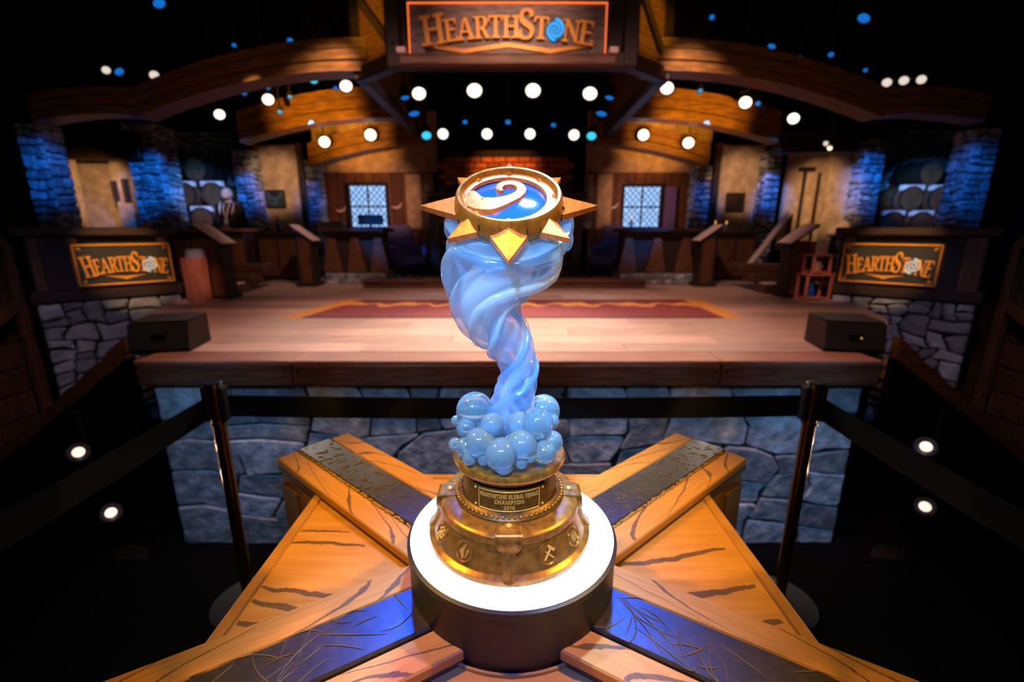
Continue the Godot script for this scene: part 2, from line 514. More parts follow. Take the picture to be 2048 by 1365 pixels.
# ---------- the stage
func build_stage() -> void:
	# body
	var o := [Vector2(-2.74, -3.30), Vector2(2.68, -3.30), Vector2(4.05, -4.8), Vector2(4.5, -6.0), Vector2(4.5, -11.6), Vector2(-4.5, -11.6), Vector2(-4.5, -6.0), Vector2(-4.05, -4.8)]
	var k := MB.new()
	# seen from above counter-clockwise means x right, -z up
	var oo := []
	for q in o: oo.append(Vector2(q.x, -q.y))
	k.prism(oo, Vector3(0, 0, 0), Vector3.RIGHT, Vector3.FORWARD, SY - 0.03, 0.0)
	var body := struct("floor_stage", k.mesh(), M.black, "raised stage of the tavern set")
	for s in [-1.0, 1.0]:
		var kd := MB.new()
		var pd := [Vector2(4.5, 6.6), Vector2(5.6, 5.75), Vector2(9.2, 5.75), Vector2(9.2, 11.6), Vector2(4.5, 11.6)]
		if s < 0:
			for i in 5: pd[i] = Vector2(-pd[i].x, pd[i].y)
			pd.reverse()
		kd.prism(pd, Vector3(0, 0, 0), Vector3.RIGHT, Vector3.FORWARD, SY - 0.002, 0.0)
		struct("floor_%s_deck" % ("left" if s < 0 else "right"), kd.mesh(), M.lip, "dark boarded deck behind the balcony")
	# boards
	var d := 3.46
	var row := 0
	while d < 9.6:
		var wd := 0.285
		var segs := 3
		var xl := edge_x(d, -1.0)
		var xr := edge_x(d, 1.0)
		var cuts := [xl]
		var off: float = [0.30, 0.42, 0.22, 0.36][row % 4]
		cuts.append(lerpf(xl, xr, off)); cuts.append(lerpf(xl, xr, off + 0.36)); cuts.append(xr)
		for i in segs:
			var e0: float = edge_x(d + wd, -1.0) if i == 0 else cuts[i]
			var e1: float = edge_x(d + wd, 1.0) if i == segs - 1 else cuts[i + 1]
			var kb := MB.new()
			kb.prism([Vector2(cuts[i] + 0.002, d + 0.002), Vector2(cuts[i + 1] - 0.002, d + 0.002), Vector2(e1 - 0.002, d + wd - 0.002), Vector2(e0 + 0.002, d + wd - 0.002)], Vector3(0, SY - 0.03, 0), Vector3.RIGHT, Vector3.FORWARD, 0.03, 0.002)
			obj("board", kb.mesh(), M["plank%d" % (rng.randi() % 4)], body)
		d += wd
		row += 1
	# border boards along the front, three lengths
	var cut := [-2.81, at(580, 722, 3.2).x, at(1445, 722, 3.2).x, 2.75]
	var lip := thing("stage_front_trim", Vector3.ZERO, "long brown edge boards capping the stone stage front", "trim")
	for i in 3:
		box("top_board", Vector3((cut[i] + cut[i + 1]) / 2, SY - 0.015, -3.325), Vector3(cut[i + 1] - cut[i] - 0.004, 0.03, 0.25), M.border, lip, 0.004)
		box("edge_board", Vector3((cut[i] + cut[i + 1]) / 2, SY - 0.115, -3.222), Vector3(cut[i + 1] - cut[i] - 0.006, 0.165, 0.044), M.lip, lip, 0.006)
	for i in [1, 2]:
		for s in [-1, 1]:
			for yy in [0.06, 0.17]:
				box("bolt", Vector3(cut[i] + 0.045 * s, SY - yy, -3.197), Vector3(0.014, 0.014, 0.012), M.gear, lip, 0.004)
	# stone front
	var wall := struct("wall_stage_front", boxm(Vector3(5.42, SY - 0.2, 0.05), 0.0), M.mortar, "grey stone wall under the stage edge")
	wall.position = Vector3(-0.03, (SY - 0.2) / 2, -3.285)
	stones(wall, Vector3(-2.71, -(SY - 0.2) / 2, 0.02), Vector3.RIGHT, Vector3.UP, 5.42, SY - 0.2, 0.74, 0.42, 0.015, 0.03, "stone", 0.09)
	# red runner painted with gold, lying on the boards
	rug()
	# steps before the fireplace
	var pf := thing("hearth_platform", Vector3(0, SY, -7.62), "low dark red-brown platform step before the brick hearth", "platform")
	var w0 := at(730, 578, 7.5).x
	var w1 := at(1288, 578, 7.5).x
	box("riser", Vector3((w0 + w1) / 2, 0.05, 0.0), Vector3(w1 - w0, 0.10, 0.4), M.lip, pf, 0.01)
	box("tread", Vector3((w0 + w1) / 2, 0.112, 0.0), Vector3(w1 - w0 + 0.06, 0.024, 0.46), M.wood_mid, pf, 0.006)
	# monitor wedges on the corners
	for s in [-1.0, 1.0]:
		wedge(s)
		stair(s)
		balcony(s)
		boom(s)

func rug() -> void:
	var a := on_level(560, 637, SY)
	var b := on_level(1490, 637, SY)
	var c := on_level(690, 601, SY)
	var e := on_level(1400, 601, SY)
	var im := Image.create(1024, 256, false, Image.FORMAT_RGB8)
	var fn := FastNoiseLite.new(); fn.seed = 5; fn.frequency = 0.05
	for y in 256:
		for x in 1024:
			var u := x / 1024.0
			var v := y / 256.0
			var n := fn.get_noise_2d(x, y) * 0.1
			var col := Color(0.47 + n, 0.12 + n * 0.5, 0.11 + n * 0.5)
			if v < 0.06 or v > 0.95: col = Color(0.27, 0.09, 0.08)
			var g := false
			if u < 0.045 or u > 0.955: g = true
			if v > 0.14 and v < 0.44:
				var wv := 0.29 + 0.10 * sin(u * 70.0) * sin(u * 23.0 + 1.0)
				if absf(v - wv) < 0.075 + 0.04 * sin(u * 41.0): g = true
			if g: col = Color(0.80 + n, 0.55 + n, 0.20 + n)
			im.set_pixel(x, y, col)
	var m := mat(Color.WHITE, 0.75)
	m.albedo_texture = ImageTexture.create_from_image(im)
	var k := MB.new()
	var up := Vector3(0, 0.006, 0)
	k.quad(a + up, b + up, e + up, c + up)
	k.quad(a, b, b + up, a + up)
	k.quad(c + up, e + up, e, c)
	k.quad(c, a, a + up, c + up)
	k.quad(b, e, e + up, b + up)
	var o := obj("stage_carpet", k.mesh(), m)
	tag(o, "flat dark red carpet with gold border and motifs on the stage boards", "carpet")

func wedge(s: float) -> void:
	var p := on_level(335 if s < 0 else 1694, 698, SY)
	var t := thing("stage_monitor", Vector3(p.x, SY, p.z - 0.06), "black boxy stage monitor, blue plugs in its %s" % ("narrow end" if s < 0 else "wide face with one yellow pilot light"), "loudspeaker", "", 0.22 * -s)
	var k := MB.new()
	# wedge section: x width, y height, z depth
	var w := 0.21
	var prf := [Vector2(-0.20, 0), Vector2(0.17, 0), Vector2(0.20, 0.03), Vector2(0.16, 0.23), Vector2(-0.2, 0.25)]
	k.prism(prf, Vector3(w, 0, 0), Vector3(0, 0, 1), Vector3.UP, 2 * w, 0.0)
	var bo := obj("cabinet", k.mesh(), M.gear, t)
	bo.rotation.y = 0
	box("lid", Vector3(w * -1.0 + w, 0.244, -0.02), Vector3(2 * w - 0.02, 0.012, 0.34), mat(Color(0.12, 0.12, 0.13), 0.7), t, 0.004)
	box("handle", Vector3(0, 0.14, 0.19), Vector3(0.1, 0.02, 0.016), M.black, t, 0.004)
	var led := glow(Color(0.2, 0.45, 1.0), 0.5)
	for i in 2:
		box("plug", Vector3(s * (0.215), 0.14 - 0.06 * i, 0.06 + 0.04 * i), Vector3(0.03, 0.035, 0.035), mat(Color(0.1, 0.22, 0.55), 0.4), t, 0.006)
	box("pilot_light", Vector3(0.04 if s > 0 else -0.21, 0.12, 0.186 if s > 0 else 0.1), Vector3(0.012, 0.012, 0.012), glow(Color(1.0, 0.85, 0.2), 0.6), t, 0.003)
	var c := MB.new()
	var pts := []
	for i in 9: pts.append(Vector3(s * (0.225 + 0.03 * sin(i * 0.9)), 0.012 + 0.13 * pow(1.0 - i / 8.0, 2), 0.06 + 0.02 * i))
	c.tube(pts, 0.007, 6)
	obj("cable", c.mesh(), M.black, t)

func stair(s: float) -> void:
	var top := Vector3(s * 3.2, SY, -3.68)
	var bot := Vector3(s * 5.5, 0.0, -4.12)
	var x := (Vector3(bot.x, 0, bot.z) - Vector3(top.x, 0, top.z))
	var run := x.length()
	x = x.normalized()
	var inw := Vector3(0, 0, -1)
	var z := (inw - x * inw.dot(x)).normalized()
	var t := thing("stage_stair", Vector3.ZERO, "dark wooden stair down from the stage beside the %s" % ("plank bin" if s < 0 else "wooden stacking shelf"), "stair")
	var n := 8
	for i in n:
		var y := SY * (1.0 - float(i + 1) / (n + 0.0)) + 0.0
		if i == n - 1: break
		var c := top + x * (run * (i + 0.5) / n)
		var k := MB.new()
		k.cbox(Vector3(c.x, y - 0.02, c.z) + z * 0.55, Vector3(run / n + 0.03, 0.04, 1.0), 0.006, Basis(x, Vector3.UP, x.cross(Vector3.UP)))
		obj("tread", k.mesh(), M.lip, t)
	# stringer: sloping board with notched top, and the black panel below it
	var o := [Vector2(0, SY + 0.05)]
	var pan := [Vector2(0, 0), Vector2(run, 0), Vector2(0, SY - 0.12)]
	var k2 := MB.new()
	var flipped := s < 0
	var ux := -x if flipped else x
	var org := top - Vector3(0, SY, 0)
	var tri_pts := []
	var strip := []
	if flipped:
		tri_pts = [Vector2(-run, 0), Vector2(0, 0), Vector2(0, SY - 0.10)]
		strip = [Vector2(0, SY - 0.10), Vector2(0, SY + 0.08)]
		for i in n: 
			var q := float(i + 1) / n
			strip.append(Vector2(-run * (q - 0.35 / n), SY * (1 - q) + 0.16)); strip.append(Vector2(-run * q, SY * (1 - q) + 0.06))
		strip.append(Vector2(-run, 0.0))
	else:
		tri_pts = [Vector2(0, 0), Vector2(run, 0), Vector2(0, SY - 0.10)]
		strip = [Vector2(0, SY - 0.10), Vector2(run, 0.0)]
		for i in n:
			var q := 1.0 - float(i) / n
			strip.append(Vector2(run * q, SY * (1 - q) + 0.06)); strip.append(Vector2(run * (q - 0.35 / n), SY * (1 - q) + 0.16))
		strip.append(Vector2(0, SY + 0.08))
	k2.prism(tri_pts, org, ux, Vector3.UP, 0.03, 0.0)
	obj("side_panel", k2.mesh(), M.black, t)
	var k3 := MB.new()
	k3.prism(strip, org, ux, Vector3.UP, 0.06, 0.008)
	obj("stringer", k3.mesh(), M.lip, t)

func boom(s: float) -> void:
	var px := [Vector2(157, 905), Vector2(177, 967), Vector2(222, 1026)] if s < 0 else [Vector2(1852, 894), Vector2(1846, 948), Vector2(1850, 1014)]
	var d := 2.85
	var x: float = (at(px[0].x, px[0].y, d).x + at(px[2].x, px[2].y, d).x) / 2 + s * 0.14
	var t := thing("lamp_boom", Vector3(x, 0, -d - 0.12), "black lamp boom stand in the dark below the %s stair" % ("plank bin" if s < 0 else "stacking shelf"), "stand")
	obj("base", lathem([Vector2(0, 0), Vector2(0.22, 0), Vector2(0.22, 0.03), Vector2(0.04, 0.05), Vector2(0, 0.05)], 24), M.gear, t)
	obj("pole", lathem([Vector2(0.02, 0.04), Vector2(0.02, 1.3), Vector2(0, 1.3)], 12), M.gear, t)
	var i := 0
	for q: Vector2 in px:
		var p := at(q.x, q.y, d)
		var tgt := Vector3(p.x - s * 1.4, 0.9, 0.3)
		var names := ["topmost", "middle", "lowest"]
		stage_lamp("floor_lamp_head", p, Vector3(0.0 - s * 0.4, 2.2, -0.2), 0.034, Color(1.0, 0.88, 0.76), 1.6 if i != 1 else 1.0, "%s lamp head on the boom below the %s stair" % [names[i], "plank bin" if s < 0 else "stacking shelf"], "lamp heads on the floor booms", 0.3, 22, false, 1.6)
		bar("arm", Vector3(0, p.y, 0), p - t.position + Vector3(s * 0.03, 0, -0.08), 0.012, M.gear, t)
		i += 1

func balcony(s: float) -> void:
	# plan of the front: from the outer end to the stage end
	var a := at(52, 530, 5.2) if s < 0 else at(1975, 530, 5.2)
	var b := at(352, 530, 6.15) if s < 0 else at(1672, 530, 6.15)
	a.y = 0; b.y = 0
	var left := a if s < 0 else b
	var right := b if s < 0 else a
	var x := (right - left).normalized()
	var n := x.cross(Vector3.UP)      # towards the back... pointing away from the viewer is -n
	var fr := -n if n.z < 0 else n
	var L := (right - left).length()
	var side := "barrel stack with the standing person" if s < 0 else "unattended barrel stack"
	var t := thing("balcony", Vector3.ZERO, "dark wooden balcony on a stone base before the %s" % side, "balcony")
	var B := Basis(x, Vector3.UP, fr)
	var put := func(called: String, u: float, y: float, w: float, h: float, z0: float, dp: float, m: Material, bv := 0.01) -> void:
		var k := MB.new()
		k.cbox(left + x * u + Vector3.UP * y + fr * (z0 + dp / 2), Vector3(w, h, dp), bv, B)
		obj(called, k.mesh(), m, t)
	put.call("base_core", L / 2, 0.86, L, 1.72, -0.4, 0.38, M.mortar, 0.0)
	put.call("panel", L / 2, 2.12, L - 0.02, 0.74, -0.10, 0.06, M.wood_dark)
	put.call("top_rail", L / 2, 2.53, L + 0.12, 0.10, -0.16, 0.24, M.wood_dark)
	put.call("bottom_rail", L / 2, 1.78, L + 0.06, 0.14, -0.12, 0.17, M.wood_dark)
	for q in [0.06, 0.30 if s < 0 else 0.12, 0.92]:
		var u: float = L * (q if s < 0 else 1.0 - q)
		put.call("post", u, 2.15, 0.10, 0.64, -0.06, 0.09, M.wood_post)
	# stone base pieces
	stones(t, left + fr * -0.03 + Vector3(0, 0.0, 0), x, Vector3.UP, L, 1.70, 0.34, 0.26, 0.022, 0.05, "stone", 0.15)
	# return side towards the stage: a plain timber end
	var px := [147, 342, 473, 563] if s < 0 else [1685, 1882, 478, 570]
	# sign board on the panel
	var uc := 0.0
	var c0 := at(px[0], 520, 5.5)
	var c1 := at(px[1], 520, 5.5)
	# intersect the two rays with the front plane
	var us := []
	for q in [px[0], px[1]]:
		var r := ray(q, 520)
		var den := r.dot(fr)
		var tt := (left - Vector3(0, CY, 0)).dot(fr) / den
		us.append((Vector3(0, CY, 0) + r * tt - left).dot(x))
	uc = (us[0] + us[1]) / 2
	var wS: float = us[1] - us[0]
	var sg := thing("balcony_sign", left + x * uc + Vector3.UP * 2.13 + fr * 0.05, "gold-framed black letter sign on the balcony before the %s" % side, "sign", "", 0.0)
	sg.transform.basis = B
	logo_sign(sg, wS, 0.50, s < 0)

func swirl_o(r: float, m: Material, depth: float, parent: Node3D, where: Vector3) -> void:
	# spiral ribbon in relief: a disc with a raised coil
	var k := MB.new()
	k.lathe([Vector2(0, 0), Vector2(r, 0), Vector2(r, depth * 0.5), Vector2(0, depth * 0.5)], 28, Transform3D(Basis(Vector3.RIGHT, PI / 2), where))
	obj("coil_disc", k.mesh(), mat(Color(0.16, 0.30, 0.42), 0.5), parent)
	var c := MB.new()
	for arm in 2:
		var pts := []; var rad := []
		for i in 26:
			var q := i / 25.0
			var a := q * TAU * 1.25 + arm * PI
			pts.append(where + Vector3(cos(a) * r * q * 0.93, sin(a) * r * q * 0.93, depth * 0.55))
			rad.append(r * lerpf(0.06, 0.17, q))
		c.tube(pts, rad, 6)
	obj("coil", c.mesh(), m, parent)

func letters(word: String, parent: Node3D, width: float, hgt: float, arch: float, m: Material, depth: float, coil: Material) -> void:
	var f := SystemFont.new()
	f.font_names = PackedStringArray(["Droid Serif"])
	f.font_weight = 700
	var sizes := {0: 1.35, 6: 1.35, 10: 1.08}
	var ms := []
	var total := 0.0
	for i in word.length():
		var tm := TextMesh.new()
		tm.font = f
		tm.text = word[i].to_upper()
		tm.font_size = 64
		tm.pixel_size = hgt * float(sizes.get(i, 1.0)) / 46.0
		tm.depth = depth
		tm.curve_step = 2.0
		var w := tm.get_aabb().size.x
		ms.append([tm, w])
		total += w * 0.96
	var sc := width / total
	var x := -width / 2
	for i in ms.size():
		var w: float = ms[i][1] * sc * 0.96
		var cx := x + w / 2
		var q := cx / (width / 2)
		var yy := -arch * q * q
		var h: float = hgt * float(sizes.get(i, 1.0))
		if word[i] == "o":
			swirl_o(hgt * 0.50, coil, depth, parent, Vector3(cx, yy + hgt * 0.02, 0))
		else:
			var o := obj("letter", ms[i][0], m, parent)
			o.scale = Vector3(sc * 1.02, 1.0, 1.0)
			o.position = Vector3(cx, yy + (h - hgt) * 0.38, depth / 2)
			o.rotation.z = -0.16 * q
		x += w

func logo_sign(t: Node3D, w: float, h: float, left: bool) -> void:
	box("board", Vector3(0, 0, 0.012), Vector3(w, h, 0.024), M.slate, t, 0.006)
	for s in [-1, 1]:
		box("frame_rail", Vector3(0, s * (h / 2 - 0.011), 0.03), Vector3(w, 0.022, 0.026), M.gold_sign, t, 0.006)
		box("frame_stile", Vector3(s * (w / 2 - 0.011), 0, 0.03), Vector3(0.022, h, 0.024), M.gold_sign, t, 0.006)
		for s2 in [-1, 1]:
			var k := MB.new()
			var pts := []
			for i in 10:
				var a := i * 0.55
				pts.append(Vector3(s * (w / 2 - 0.06 + 0.02 * cos(a) * (1 - i * 0.06)), s2 * (h / 2 - 0.06 + 0.02 * sin(a) * (1 - i * 0.06)), 0.034))
			k.tube(pts, 0.008, 5)
			obj("corner_scroll", k.mesh(), M.gold_sign, t)
	letters("HearthStone", t, w * 0.88, 0.185, 0.06, M.gold_sign, 0.03, glow(Color(0.75, 0.82, 0.85), 0.35))
	# pointed flourish below the lettering
	for i in t.get_children():
		if i.name.begins_with("letter") or i.name.begins_with("coil"): i.position += Vector3(0, 0.0, 0.024)
	var k2 := MB.new()
	k2.prism([Vector2(-0.20, 0.0), Vector2(-0.05, -0.035), Vector2(0, -0.055), Vector2(0.05, -0.035), Vector2(0.20, 0.0), Vector2(0, -0.012)], Vector3(-0.02, -0.135, 0.024), Vector3.RIGHT, Vector3.UP, 0.015)
	obj("flourish", k2.mesh(), M.gold_sign, t)

# ---------- the tavern set behind the stage
func pbox(called: String, px0: float, py0: float, px1: float, py1: float, d: float, dp: float, m: Material, parent: Node3D, bv := 0.01) -> MeshInstance3D:
	var my := (py0 + py1) / 2
	var x0 := at(px0, my, d).x
	var x1 := at(px1, my, d).x
	var y1 := at(1024, py0, d).y
	var y0 := at(1024, py1, d).y
	var k := MB.new()
	k.cbox(Vector3((x0 + x1) / 2, (y0 + y1) / 2, -d - dp / 2), Vector3(x1 - x0, y1 - y0, dp), bv)
	return obj(called, k.mesh(), m, parent)

func pillar(px0: float, px1: float, top: float, d: float, label: String, foot := SY) -> void:
	var x0 := at(px0, 400, d).x
	var x1 := at(px1, 400, d).x
	var y1 := at(1024, top, d).y
	var w := x1 - x0
	var h := y1 - foot
	var t := thing("stone_pillar", Vector3((x0 + x1) / 2, foot, -d - w / 2), label, "pillar", "stone pillars of the tavern set")
	box("core", Vector3(0, h / 2, 0), Vector3(w - 0.06, h, w - 0.06), M.mortar, t, 0.0)
	stones(t, Vector3(-w / 2 + 0.005, 0, w / 2 - 0.035), Vector3.RIGHT, Vector3.UP, w - 0.01, h, 0.26, 0.15, 0.018, 0.05)
	var s := 1.0 if x0 < 0 else -1.0    # the flank turned to the middle of the stage
	var hh := h
	if s > 0: stones(t, Vector3(w / 2 - 0.035, 0, w / 2 - 0.03), Vector3(0, 0, -1), Vector3.UP, w - 0.04, hh, 0.26, 0.18, 0.018, 0.045)
	else: stones(t, Vector3(-w / 2 + 0.035, 0, -w / 2 + 0.03), Vector3(0, 0, 1), Vector3.UP, w - 0.04, hh, 0.26, 0.18, 0.018, 0.045)

func barrel(c: Vector3, r: float, len: float, label: String, group: String, tone: int) -> void:
	var t := thing("barrel", c - Vector3(0, r, 0), label, "barrel", group)
	var T := Basis(Vector3.RIGHT, PI / 2)
	var n := 14
	var st: Material = [M.wood_dark, M.wood_mid, M.wood_post][tone % 3]
	for i in n:      # staves
		var k := MB.new()
		var a0 := TAU * i / n + 0.012
		var a1 := TAU * (i + 1) / n - 0.012
		var P := []
		for j in 5:
			var q := j / 4.0
			var rr := r * (1.0 - 0.13 * pow(2 * q - 1, 2))
			P.append(PackedVector3Array([Vector3(cos(a0) * rr, r + sin(a0) * rr, (q - 0.5) * len), Vector3(cos(a1) * rr, r + sin(a1) * rr, (q - 0.5) * len)]))
		k.grid(P, false, false)
		obj("stave", k.mesh(), st, t)
	for q in [0.04, 0.28, 0.72, 0.96]:
		var rr := r * (1.0 - 0.13 * pow(2 * q - 1, 2)) + 0.006
		var k := MB.new()
		k.lathe([Vector2(rr - 0.01, -0.022), Vector2(rr, -0.02), Vector2(rr, 0.02), Vector2(rr - 0.01, 0.022)], 28, Transform3D(T, Vector3(0, r, (q - 0.5) * len)))
		obj("hoop", k.mesh(), M.gear, t)
	var hr := r * 0.86
	for i in 5:      # head boards
		var x0 := -hr + 2 * hr * i / 5.0 + 0.003
		var x1 := -hr + 2 * hr * (i + 1) / 5.0 - 0.003
		var o := []
		for q in [0.0, 0.5, 1.0]:
			var xx := lerpf(x0, x1, q)
			o.append(Vector2(xx, -sqrt(maxf(hr * hr - xx * xx, 0.0001))))
		for q in [1.0, 0.5, 0.0]:
			var xx := lerpf(x0, x1, q)
			o.append(Vector2(xx, sqrt(maxf(hr * hr - xx * xx, 0.0001))))
		var k := MB.new()
		k.prism(o, Vector3(0, r, len * 0.44), Vector3.RIGHT, Vector3.UP, 0.02, 0.003)
		obj("head_board", k.mesh(), M.wood_post, t)

func barrels(s: float) -> void:
	var cs := [[414, 340], [383, 389], [434, 391], [352, 434], [403, 433], [461, 437]] if s < 0 else [[1836, 335], [1810, 392], [1868, 395], [1782, 448], [1842, 452], [1899, 455]]
	var d := 9.0 if s < 0 else 8.75
	var r := 0.235 if s < 0 else 0.24
	var x0: float = at(cs[4][0], cs[4][1], d).x
	var base := SY + 0.90 if s < 0 else SY + 0.80
	var st := thing("barrel_rack", Vector3(x0, SY, -d - 0.35), "low timber rack under the barrel stack %s" % ("behind the standing person" if s < 0 else "with nobody before it"), "rack")
	for q in [-0.55, 0.0, 0.55]:
		box("bearer", Vector3(q, (base - SY) / 2, 0), Vector3(0.14, base - SY, 0.7), M.wood_dark, st, 0.01)
	box("deck", Vector3(0, base - SY - 0.03, 0.0), Vector3(1.62, 0.06, 0.75), M.wood_dark, st, 0.01)
	var names := ["single barrel crowning the stack", "second-row barrel nearer the bay with pictures" if s < 0 else "second-row barrel nearer the doorway", "second-row barrel right behind the standing person" if s < 0 else "second-row barrel nearer the outer pillar", "bottom-row end barrel nearer the bay with pictures" if s < 0 else "bottom-row end barrel nearer the doorway", "middle barrel of the bottom row", "bottom-row end barrel nearer the plaster panel" if s < 0 else "bottom-row end barrel nearer the outer pillar"]
	var tail := " behind the standing person" if s < 0 else " on the unattended balcony"
	var step := 0.54
	for i in 6:
		var row: int = [2, 1, 1, 0, 0, 0][i]
		var xo: float = [0.0, -0.5, 0.5, -1.0, 0.0, 1.0][i] * step
		var y := base + r + row * 0.455
		var lb: String = names[i] + ("" if i == 2 and s < 0 else tail)
		barrel(Vector3(x0 + xo, y, -d - 0.33), r, 0.66, lb, "barrels of the %s stack" % ("attended" if s < 0 else "unattended"), i)
	for i in 5:      # chocks between the rows
		var row: int = [0, 0, 0, 1, 1][i]
		var xo: float = [-1.0, 0.0, 1.0, -0.5, 0.5][i] * step
		var c := thing("barrel_chock", Vector3(x0 + xo, base + 2 * r + row * 0.455 - 0.07, -d + 0.0), "pale timber saddle on the %s %s" % [["bottom-row end barrel nearer the %s" % ("picture bay" if s < 0 else "doorway"), "middle bottom barrel", "bottom-row end barrel nearer the %s" % ("plaster panel" if s < 0 else "outer pillar"), "second-row barrel nearer the %s" % ("picture bay" if s < 0 else "doorway"), "second-row barrel nearer the %s" % ("plaster panel" if s < 0 else "outer pillar")][i], "behind the person" if s < 0 else "of the unattended stack"], "timber", "timber saddles of the %s stack" % ("attended" if s < 0 else "unattended"))
		var k := MB.new()
		var o := [Vector2(-0.2, 0.075), Vector2(-0.2, -0.02), Vector2(-0.10, 0.045), Vector2(0, 0.066), Vector2(0.10, 0.045), Vector2(0.2, -0.02), Vector2(0.2, 0.075)]
		k.prism(o, Vector3(0, 0, -0.1), Vector3.RIGHT, Vector3.UP, 0.1, 0.004)
		obj("saddle", k.mesh(), M.pink, c)

func picture(px0: float, py0: float, px1: float, py1: float, d: float, label: String, tint: Color, group := "") -> void:
	var p0 := at(px0, (py0 + py1) / 2, d)
	var p1 := at(px1, (py0 + py1) / 2, d)
	var w := p1.x - p0.x
	var h := at(1024, py0, d).y - at(1024, py1, d).y
	var t := thing("framed_picture", Vector3((p0.x + p1.x) / 2, at(1024, py1, d).y, -d + 0.002), label, "picture", group)
	var m := mat(Color.WHITE, 0.5)
	m.albedo_texture = noise_tex(0.03, Color(0.03, 0.03, 0.04), tint, int(px0), 3, 64)
	box("print", Vector3(0, h / 2, 0.012), Vector3(w - 0.03, h - 0.03, 0.012), m, t, 0.0)
	for s in [-1, 1]:
		box("frame_stile", Vector3(s * (w / 2 - 0.02), h / 2, 0.018), Vector3(0.04, h, 0.03), M.wood_dark, t, 0.006)
		box("frame_rail", Vector3(0, h / 2 + s * (h / 2 - 0.02), 0.018), Vector3(w - 0.08, 0.04, 0.03), M.wood_dark, t, 0.006)

func lattice_window(num: int, px0: float, px1: float, py0: float, py1: float, d: float) -> void:
	var x0 := at(px0, (py0 + py1) / 2, d).x
	var x1 := at(px1, (py0 + py1) / 2, d).x
	var y0 := at(1024, py1, d).y
	var y1 := at(1024, py0, d).y
	var w := x1 - x0
	var h := y1 - y0
	var t := Node3D.new()
	t.name = "window_%d" % num
	add_child(t)
	t.position = Vector3((x0 + x1) / 2, y0, -d)
	t.set_meta("kind", "structure")
	t.set_meta("label", "four-pane tavern window with diamond leading, glowing pale blue")
	var pane := glow(Color(0.55, 0.76, 1.0), 1.1)
	for i in 2:
		for j in 2:
			var c := Vector3((i - 0.5) * w * 0.5, h * (0.25 + 0.5 * j), 0.0)
			var p := box("pane", c, Vector3(w * 0.5 - 0.03, h * 0.5 - 0.03, 0.012), pane, t, 0.0)
			var b := MB.new()
			var hw := w * 0.25 - 0.015
			var hh := h * 0.25 - 0.015
			for sg in [-1.0, 1.0]:
				for q in [-1.0, -0.34, 0.34, 1.0]:
					# line  y = sg*x*(hh/hw) + q*hh clipped to the pane
					var pts := []
					for xx in [-1.0, 1.0]:
						var xq: float = xx
						var yq: float = sg * xq + q
						if yq > 1.0: yq = 1.0; xq = (yq - q) / sg
						if yq < -1.0: yq = -1.0; xq = (yq - q) / sg
						pts.append(Vector3(xq * hw, yq * hh, 0.01))
					if (pts[1] - pts[0]).length() > 0.02: b.tube(pts, 0.009, 4)
			obj("leading", b.mesh(), M.slate, p)
	for s in [-1, 1]:
		box("frame_stile", Vector3(s * (w / 2 + 0.02), h / 2, 0.02), Vector3(0.06, h + 0.1, 0.07), M.wood_dark, t)
		box("frame_rail", Vector3(0, h / 2 + s * (h / 2 + 0.02), 0.02), Vector3(w, 0.06, 0.07), M.wood_dark, t)
	box("mullion", Vector3(0, h / 2, 0.015), Vector3(0.035, h, 0.04), M.wood_dark, t)
	box("transom", Vector3(0, h / 2, 0.015), Vector3(w, 0.035, 0.04), M.wood_dark, t)
	box("window_sill", Vector3(0, -0.07, 0.05), Vector3(w + 0.2, 0.04, 0.14), M.wood_mid, t)
	var l := AreaLight3D.new()
	l.name = numbered("window_light")
	l.area_size = Vector2(w * 0.9, h * 0.9)
	l.light_color = Color(0.5, 0.7, 1.0)
	l.light_energy = 0.25
	l.shadow_enabled = true
	add_child(l)
	l.position = t.position + Vector3(0, h / 2, 0.09)
	l.rotation.y = PI

func crescent(px: float, py: float, d: float, label: String) -> void:
	var p := at(px, py, d)
	var k := MB.new()
	var o := []
	for i in 9:
		var a := -2.4 + i * 0.3
		o.append(Vector2(cos(a), sin(a)) * 0.13)
	for i in range(7, 0, -1):
		var a := -2.4 + i * 0.3
		o.append(Vector2(cos(a) * 0.125 - 0.01, sin(a) * 0.10 + 0.012))
	k.prism(o, p, Vector3.RIGHT, Vector3.UP, 0.015)
	var q := obj("moon_ornament", k.mesh(), M.pink)
	tag(q, label, "ornament", "crescent ornaments on the window wall")

func wood_wall(called: String, px0: float, px1: float, py0: float, py1: float, d: float, n: int, label: String) -> void:
	var x0 := at(px0, 420, d).x
	var x1 := at(px1, 420, d).x
	var y1 := at(1024, py0, d).y
	var k := MB.new()
	k.cbox(Vector3((x0 + x1) / 2, (y1 + SY) / 2, -d - 0.06), Vector3(x1 - x0, y1 - SY, 0.06), 0.0)
	var w := struct(called, k.mesh(), M.wood_dark, label)
	for i in n:
		var xa := lerpf(x0, x1, float(i) / n)
		var xb := lerpf(x0, x1, float(i + 1) / n)
		box("plank", Vector3((xa + xb) / 2, (y1 + SY) / 2, -d - 0.015), Vector3(xb - xa - 0.012, y1 - SY, 0.03), [M.wood_post, M.wood_mid][i % 2], w, 0.006)

